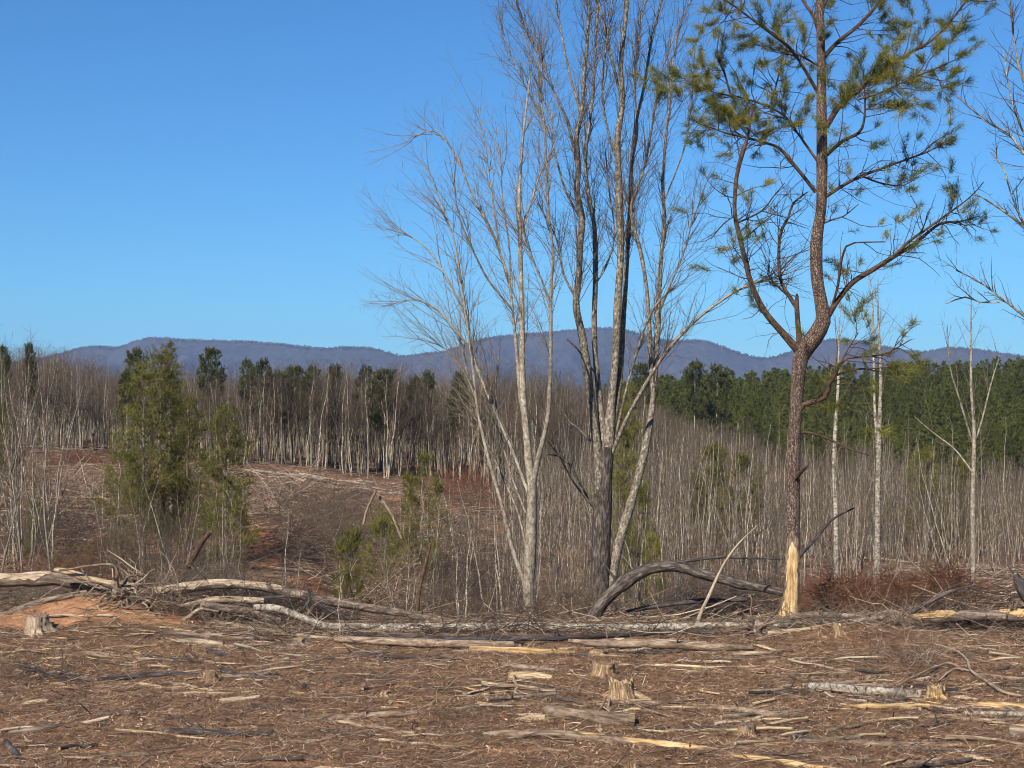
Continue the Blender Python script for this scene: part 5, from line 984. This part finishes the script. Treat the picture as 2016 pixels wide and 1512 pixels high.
def on_ground(o, x, y, yaw, lift=.01):
    e = .25; sx = (gz(x + e * math.cos(yaw), y + e * math.sin(yaw)) - gz(x - e * math.cos(yaw), y - e * math.sin(yaw))) / (2 * e)
    o.location = (x, y, float(terrain(x, y)) + lift); o.rotation_euler = (random.uniform(-.3, .3), -math.atan(sx) * .8, yaw)
for i in range(230):
    for _t in range(30):
        D = 16.4 + (29.2 - 16.4) * rng.rand() ** .75; x = (rng.uniform(-30, 2050) - 1008) / F * D; k = i % 16
        if fbm(x / 1.5, D / 1.2, 2) > .05 + .3 * (rng.rand() - .5): break
    o = bpy.data.objects.new('stick', SM[k]); COL.objects.link(o); yaw = rng.randn() * .35 + (math.pi if rng.rand() < .5 else 0)
    if rng.rand() < .15: yaw = rng.rand() * 6.28
    on_ground(o, x, D, yaw, .015); s = rng.uniform(.3, 1.0); o.scale = (s, 1, 1)
    tag(o, '%s stick lying in the brown litter of the cleared ground' % KN[k % 8], 'stick', '%s sticks strewn over the cleared ground' % KN[k % 8])
def chip_mesh(seed, mt):
    g = np.random.RandomState(seed); L = .16 + .10 * g.rand(); w0 = .03 + .025 * g.rand(); n = 6; xs = np.linspace(-L / 2, L / 2, n); hw = w0 * .5 * np.array([.2, .8, 1, .95, .7, .15]) * (.8 + .4 * g.rand(n)); th = .012
    V = []; q = []
    for i in range(n):
        y = g.randn() * .004
        V += [(xs[i], y - hw[i], 0), (xs[i], y + hw[i], 0), (xs[i], y + hw[i] * .8, th), (xs[i], y - hw[i] * .8, th * (.7 + .6 * g.rand()))]
    for i in range(n - 1):
        for j in range(4): a = i * 4 + j; b = i * 4 + (j + 1) % 4; q.append((a, b, b + 4, a + 4))
    q += [(3, 2, 1, 0), (4 * n - 4, 4 * n - 3, 4 * n - 2, 4 * n - 1)]; G = Geo(); G.raw(V, q=q); return G.mesh('wood_chip', M[mt], False)
CHM = [chip_mesh(k, ['cream_wood', 'cream_wood', 'pale_wood', 'raw_wood'][k % 4]) for k in range(12)]
for i in range(170):
    for _t in range(30):
        D = 16.4 + (29 - 16.4) * rng.rand() ** .8; x = (rng.uniform(-30, 2050) - 1008) / F * D; k = i % 12
        if fbm(x / 1.1 + 9, D / .9, 2) > .1 + .2 * (rng.rand() - .5): break
    o = bpy.data.objects.new('wood_chip', CHM[k]); COL.objects.link(o); on_ground(o, x, D, rng.randn() * .5, .02); s = rng.uniform(.6, 1.7); o.scale = (s * 1.3, s, s); o.rotation_euler.x += rng.randn() * .3
    nm = ['cream', 'cream', 'weathered', 'orange'][k % 4]; tag(o, '%s splinter of wood on the cleared ground' % nm, 'wood chip', '%s wood splinters on the cleared ground' % nm)

# fine litter: needles, bark crumbs, twigs
def flat_bits(n, D0, D1, p0, p1, L, wd, pw, seed, lift=.012, tilt=.25, aniso=.9):
    g = np.random.RandomState(seed); D = D0 + (D1 - D0) * g.rand(n) ** pw; x = (p0 + (p1 - p0) * g.rand(n) - 1008) / F * D; z = terrain(x, D) + lift * (.3 + 1.2 * g.rand(n))
    ok = clay_at(x, D, z) + .5 * fbm(x * 2, D * 2, 2) < .36 + .6 * g.rand(n) ** 2; x, D, z = x[ok], D[ok], z[ok]; n = len(x)
    yaw = np.where(g.rand(n) < .6, g.randn(n) * aniso, g.rand(n) * 6.28); d = nrm(np.stack([np.cos(yaw), np.sin(yaw), g.randn(n) * tilt], -1)); s = nrm(np.cross(d, np.array([0, 0, 1.]) + g.randn(n, 3) * .35))
    l = (L[0] + (L[1] - L[0]) * g.rand(n) ** 2)[:, None] * .5; w_ = (wd[0] + (wd[1] - wd[0]) * g.rand(n))[:, None] * .5; c = np.stack([x, D, z], -1)
    return np.stack([c - d * l - s * w_, c + d * l - s * w_ * .6, c + d * l + s * w_ * .6, c - d * l + s * w_], 1)
G = Geo(); G.quads(flat_bits(330000, 15.2, 30.5, -80, 2100, (.025, .13), (.003, .010), .85, 5, aniso=1.0, tilt=.45, lift=.02))
o = G.build('needle_litter', M['litter'], smooth=False); tag(o, 'brown carpet of needles and bark crumbs over the cleared ground', 'litter', kind='stuff')
G = Geo(); G.quads(flat_bits(7000, 15.2, 30.5, -80, 2100, (.03, .11), (.008, .026), .85, 6, .02))
o = G.build('chip_litter', M['chip_mix'], smooth=False); tag(o, 'countless small pale chips mixed into the ground litter', 'litter', kind='stuff')
def stick_cloud(n, D0, D1, p0, p1, L, r, pw, seed, lift, tilt, mt, name, label, aniso=.8, sides=3, npt=4, curl=.25):
    g = np.random.RandomState(seed); D = D0 + (D1 - D0) * g.rand(n) ** pw; x = (p0 + (p1 - p0) * g.rand(n) - 1008) / F * D; z = terrain(x, D) + lift * g.rand(n) ** 1.5
    ok = clay_at(x, D, z) < .35 + .5 * g.rand(n) ** 2; x, D, z = x[ok], D[ok], z[ok]; n = len(x)
    yaw = np.where(g.rand(n) < .65, g.randn(n) * aniso, g.rand(n) * 6.28); d = nrm(np.stack([np.cos(yaw), np.sin(yaw), g.randn(n) * tilt], -1)); l = (L[0] + (L[1] - L[0]) * g.rand(n) ** 2)
    O = np.zeros((n, npt, 3)); O[:, 0] = np.stack([x, D, z], -1) - d * l[:, None] * .5
    for k in range(1, npt): d = nrm(d + g.randn(n, 3) * curl * [1, 1, .5]); O[:, k] = O[:, k - 1] + d * (l / (npt - 1))[:, None]
    rr = (r[0] + (r[1] - r[0]) * g.rand(n) ** 2)[:, None] * np.linspace(1, .45, npt)[None]; G = Geo(); G.tubes(O, rr, sides); o = G.build(name, M[mt], smooth=False); return tag(o, label, 'litter', kind='stuff')
stick_cloud(7000, 15.4, 30, -80, 2100, (.10, .7), (.003, .010), .8, 7, .05, .12, 'stick_mix', 'twig_litter', 'small broken twigs strewn through the near litter')
stick_cloud(3200, 26.2, 30.8, -80, 2100, (.25, 1.3), (.003, .010), 1, 8, .10, .16, 'stick_mix', 'edge_slash', 'tangled slash heaped along the edge of the clearing')
stick_cloud(13000, 31, 100, -80, 2100, (.4, 2.6), (.008, .026), 1.2, 9, .3, .12, 'stick_mix', 'gully_slash', 'logging slash scattered over the gully and far slope')
stick_cloud(6500, 66, 170, -150, 1000, (.6, 4.5), (.012, .035), 1.0, 10, .5, .1, 'stick_mix', 'far_slash', 'pale slash lying over the far cleared slope', aniso=.6)

# brush piles
def brush(name, label, px, py, D, wx, wy, hh, n, mt, seed, L=(.4, 1.3), r=(.004, .010), up=.35, curl=.35, cat='brush pile', kind=None):
    g = np.random.RandomState(seed); c = PT(px, py, D); gx = wx / F * D * .5; x = c[0] + g.randn(n) * gx * .6; y = D + g.randn(n) * wy; z0 = terrain(x, y)
    env = np.exp(-((x - c[0]) / gx) ** 2 * .7); z = z0 + hh * env * g.rand(n); d = nrm(np.stack([g.randn(n), g.randn(n) * .6, np.abs(g.randn(n)) * up], -1)); l = (L[0] + (L[1] - L[0]) * g.rand(n) ** 1.5)
    O = np.zeros((n, 6, 3)); O[:, 0] = np.stack([x, y, z], -1)
    for k in range(1, 6): d = nrm(d + g.randn(n, 3) * curl); O[:, k] = O[:, k - 1] + d * (l / 5)[:, None]
    rr = (r[0] + (r[1] - r[0]) * g.rand(n) ** 2)[:, None] * np.linspace(1, .3, 6)[None]; G = Geo(); G.tubes(O, rr, 3); P2, R2 = grow(g, O, rr, 1.6, (30, 70), (L[0] * .3, L[1] * .4), 4, .2, .6, r[0], rmin=.002); G.tubes(P2, R2, 3)
    o = G.build(name, M[mt], loc=(c[0], D, gz(c[0], D)), smooth=False); return tag(o, label, cat, kind=kind)
brush('brush_pile', 'dark twiggy brush pile under the arched trunk', 1410, 1195, 33.6, 360, .8, .9, 1300, 'dark_twig', 1)
brush('brush_pile', 'grey twig heap between the arched trunk and the tall pine', 1480, 1175, 34.2, 200, .7, 1.0, 450, 'fine_twig', 2)
brush('brush_pile', 'brushy heap below the dark snag right of the young pines', 430, 1130, 31.5, 240, .8, .95, 900, 'twig', 3)
brush('brush_pile', 'dark broken brush hiding under the long arched log', 500, 1200, 28.7, 330, .4, .42, 800, 'dark_twig', 4)
brush('brush_pile', 'tangle of grey twigs at the foot of the dark clump tree', 1120, 1200, 34, 240, .8, .9, 650, 'fine_twig', 5)
brush('brush_pile', 'rusty heap of dead pine boughs just right of the tall pine', 1640, 1180, 31.5, 170, .7, .8, 800, 'red_brush', 6, L=(.3, .9))
brush('brush_pile', 'red-brown dead boughs between the two slim trees', 1730, 1180, 32.5, 200, .7, .75, 700, 'red_brush', 7, L=(.3, .9))
brush('brush_pile', 'rounded rust red bush of dead needles on the right slope', 1850, 1165, 34, 150, .7, .95, 800, 'red_brush', 8, L=(.3, .9), up=.8)
brush('brush_pile', 'brown twigs under the yellow patched log', 1880, 1236, 27.9, 260, .3, .14, 350, 'dark_twig', 9)
brush('brush_pile', 'grey branch heap by the root ball on the right', 1780, 1240, 27.2, 130, .3, .2, 150, 'stick_mix', 10)
brush('brush_pile', 'brush behind the thick left trunk', 60, 1130, 31, 240, .8, .7, 600, 'twig', 11)
brush('brush_pile', 'reddish brush on the slope behind the left trunk', 140, 1060, 46, 190, 3, .8, 500, 'red_brush', 12, L=(.5, 1.6), r=(.006, .014))
brush('brush_pile', 'dark brush heap on the left slope below the clearing', 110, 1010, 62, 190, 3.5, 1.4, 500, 'dark_twig', 13, L=(.6, 2.2), r=(.008, .02))
brush('brush_pile', 'rust coloured heap at the top of the left clearing', 165, 884, 140, 90, 3, 1.0, 380, 'red_brush', 14, L=(.8, 2.2), r=(.012, .03))
brush('brush_pile', 'wide brown brush thicket left of the middle pine', 680, 985, 78, 230, 6, 2.4, 1300, 'fine_twig', 15, L=(.7, 2.6), r=(.007, .016), up=1.0)
brush('brush_pile', 'brown brush in front of the wide thicket', 640, 1030, 66, 200, 4, 1.4, 500, 'fine_twig', 16, L=(.7, 2.2), r=(.007, .016), up=.8)
brush('brush_pile', 'grey brush in the gully behind the white stems', 930, 1090, 58, 260, 4, 2.2, 1100, 'dark_twig', 17, L=(.6, 2.2), r=(.007, .015), up=.7)
brush('brush_pile', 'reddish brown brush deep in the gully', 900, 1150, 48, 300, 3, 1.6, 900, 'fine_twig', 18, L=(.5, 1.8), r=(.006, .012), up=.6)
brush('brush_pile', 'russet brush at the foot of the wood in the middle distance', 930, 940, 140, 200, 6, 2.0, 500, 'red_brush', 19, L=(1, 3), r=(.012, .03), up=1.2)
brush('brush_pile', 'dry grassy brush tuft on the right foreground', 1790, 1310, 24, 150, .4, .16, 150, 'stick_mix', 20, L=(.2, .7), r=(.003, .006), up=1.2, cat='dry brush')
brush('brush_pile', 'small brush sprig in the litter right of the split log', 1585, 1378, 21.2, 60, .2, .10, 60, 'dark_twig', 21, L=(.15, .4), r=(.002, .005), cat='dry brush')
brush('brush_pile', 'dark broken twigs left of the twin dark sticks', 90, 1345, 22.4, 220, .3, .06, 120, 'dark_twig', 22, L=(.3, .9), r=(.004, .009), up=.1, cat='dry brush')
brush('brush_pile', 'twig heap where the long arched log meets the litter', 330, 1215, 28, 220, .4, .3, 330, 'stick_mix', 23)
brush('brush_pile', 'grey scrub around the trunks of the left young pines', 300, 1090, 50, 260, 3, 2.0, 900, 'fine_twig', 24, L=(.5, 2.0), r=(.005, .011), up=1.2)

brush('brush_pile', 'thin dark branches arching over the pale flecked log', 1000, 1250, 27.2, 560, .25, .12, 240, 'dark_twig', 25, L=(.5, 1.7), r=(.004, .010), up=.3, curl=.3)
brush('brush_pile', 'grey branches lying by the foot of the tall pine', 1620, 1235, 27.2, 300, .3, .12, 200, 'twig', 26, L=(.5, 1.5), r=(.004, .010), up=.25)
brush('brush_pile', 'bleached twigs lying below the long arched log', 560, 1245, 27.0, 330, .3, .08, 220, 'stick_mix', 27, L=(.4, 1.4), r=(.004, .009), up=.12)

brush('brush_pile', 'jumble of pale and dark slash below the long pale logs', 560, 960, 100, 240, 6, 1.2, 420, 'stick_mix', 31, L=(1, 4), r=(.015, .04), up=.25, curl=.12)
brush('brush_pile', 'heap of grey slash on the left slope beside the young pines', 130, 960, 95, 220, 6, 1.2, 420, 'stick_mix', 32, L=(1, 4), r=(.015, .04), up=.25, curl=.12)
brush('brush_pile', 'scattered broken stems in the gully under the middle pine', 780, 1130, 55, 240, 4, .7, 320, 'stick_mix', 33, L=(.6, 2.6), r=(.01, .03), up=.25, curl=.15)
brush('brush_pile', 'broken pale slash beyond the right end of the log line', 1800, 1120, 75, 380, 5, .7, 380, 'stick_mix', 34, L=(.6, 3), r=(.01, .03), up=.2, curl=.12)

# long pale logs on the far slope
rng = np.random.RandomState(15)
FL = [(-20, 872, 60, 876, 5), (20, 880, 150, 874, 5), (60, 890, 200, 893, 4), (0, 905, 110, 903, 4), (100, 930, 210, 928, 4), (30, 945, 170, 950, 4), (480, 912, 590, 930, 6), (500, 928, 640, 945, 6), (590, 935, 720, 968, 8), (600, 945, 700, 962, 7), (640, 950, 780, 972, 5), (620, 918, 670, 912, 5), (470, 955, 560, 965, 4),
      (560, 1000, 640, 1003, 4), (740, 1037, 800, 1040, 6), (900, 1018, 1000, 1030, 6), (850, 1045, 960, 1055, 6), (730, 960, 790, 985, 4), (690, 1090, 770, 1105, 4), (1560, 1095, 1700, 1100, 6), (1580, 1072, 1650, 1070, 5), (1700, 1100, 1860, 1112, 5), (1850, 1108, 2030, 1124, 8), (1900, 1116, 2060, 1130, 6), (1230, 1045, 1320, 1050, 4),
      (750, 1145, 800, 1165, 7), (740, 1150, 790, 1172, 6), (40, 975, 150, 985, 4), (150, 1010, 215, 995, 4), (160, 1018, 220, 1005, 4), (250, 1015, 330, 1025, 4), (1600, 1110, 1700, 1128, 5)]
for i, (xa, ya, xb, yb, wd) in enumerate(FL):
    def far_hit(px, py):
        D = 34.
        while D < 260:
            p = PT(px, py, D)
            if p[2] <= float(terrain(p[0], p[1], False)) + .12: return p
            D *= 1.01
        return PT(px, py, 150)
    a, b = far_hit(xa, ya), far_hit(xb, yb)
    if abs(a[1] - b[1]) > 25: b = PT(xb, yb, a[1] + 4 * np.sign(b[1] - a[1])); b[2] = float(terrain(b[0], b[1], False)) + .15
    m_ = (a + b) / 2; r_ = wd * .34 / F * m_[1]; G = Geo(); P = np.array([a + (b - a) * t + [0, 0, r_ * .8] for t in np.linspace(0, 1, 6)]); P[1:-1] += rng.randn(4, 3) * .05
    V, _ = G.tubes(P, r_ * np.linspace(1.1, .6, 6), 6); G.cap(V[0, 0], P[0], 0, True); G.cap(V[0, -1], P[-1], 0)
    o = G.build('far_log', M[['pale_wood', 'birch_bark', 'pale_wood'][i % 3]], loc=m_)
    zone = 'left slope below the wood' if xa < 260 else 'right slope under the thicket' if xa > 1500 else 'far side of the gully'
    tag(o, 'long pale felled log lying on the ' + zone, 'log', 'felled logs on the ' + zone)
log('broken_stem', 'broken stem leaning into a peak in the middle of the far clearing', [(716, 1032, 5), (722, 1005, 5), (740, 966, 5)], 'pink_bark', D=52, stubs=0, cat='snag', sides=7)
log('broken_stem', 'snapped top slanting down right from the leaning broken stem', [(738, 966, 6), (752, 985, 6), (772, 1015, 5), (790, 1060, 4)], 'pink_bark', D=52.3, stubs=0, cat='snag', sides=7)
log('dark_pole', 'dark reddish pole standing crooked in the gully', [(820, 1215, 9), (826, 1160, 8), (838, 1110, 7), (848, 1070, 4)], 'pine_limb', D=40, stubs=2, cat='snag', sides=8)
log('leaning_pole', 'dark bare branch slanting up behind the tall pine', [(1572, 1098, 7), (1610, 1055, 7), (1640, 1022, 5), (1682, 1000, 3)], 'dark_bark', D=33, stubs=0, cat='branch', sides=7)
log('gully_log', 'dark charred log under the arched trunk', [(1230, 1205, 7), (1300, 1192, 9), (1380, 1183, 10), (1470, 1180, 8)], 'dark_bark', D=31.6, stubs=3)
log('edge_stump_log', 'dark rotten broken trunk at the right edge of the view', [(1998, 1130, 10), (2008, 1150, 22), (2022, 1170, 30), (2040, 1185, 34)], 'dark_bark', D=30.5, stubs=1, cat='snag')
# calibrate every procedural albedo once: a little deeper and richer
for m_ in bpy.data.materials:
    if not m_.use_nodes: continue
    t_ = m_.node_tree
    for nd in list(t_.nodes):
        sk = nd.inputs.get('Base Color') if nd.type == 'BSDF_PRINCIPLED' else nd.inputs.get('Color') if nd.type == 'BSDF_TRANSLUCENT' else None
        if sk is None or not sk.is_linked: continue
        h_ = t_.nodes.new('ShaderNodeHueSaturation'); h_.inputs['Saturation'].default_value = 1.14; h_.inputs['Value'].default_value = .82
        t_.links.new(sk.links[0].from_socket, h_.inputs['Color']); t_.links.new(h_.outputs[0], sk)
print('tris', sum(len(o.data.polygons) for o in bpy.data.objects if o.type == 'MESH'))
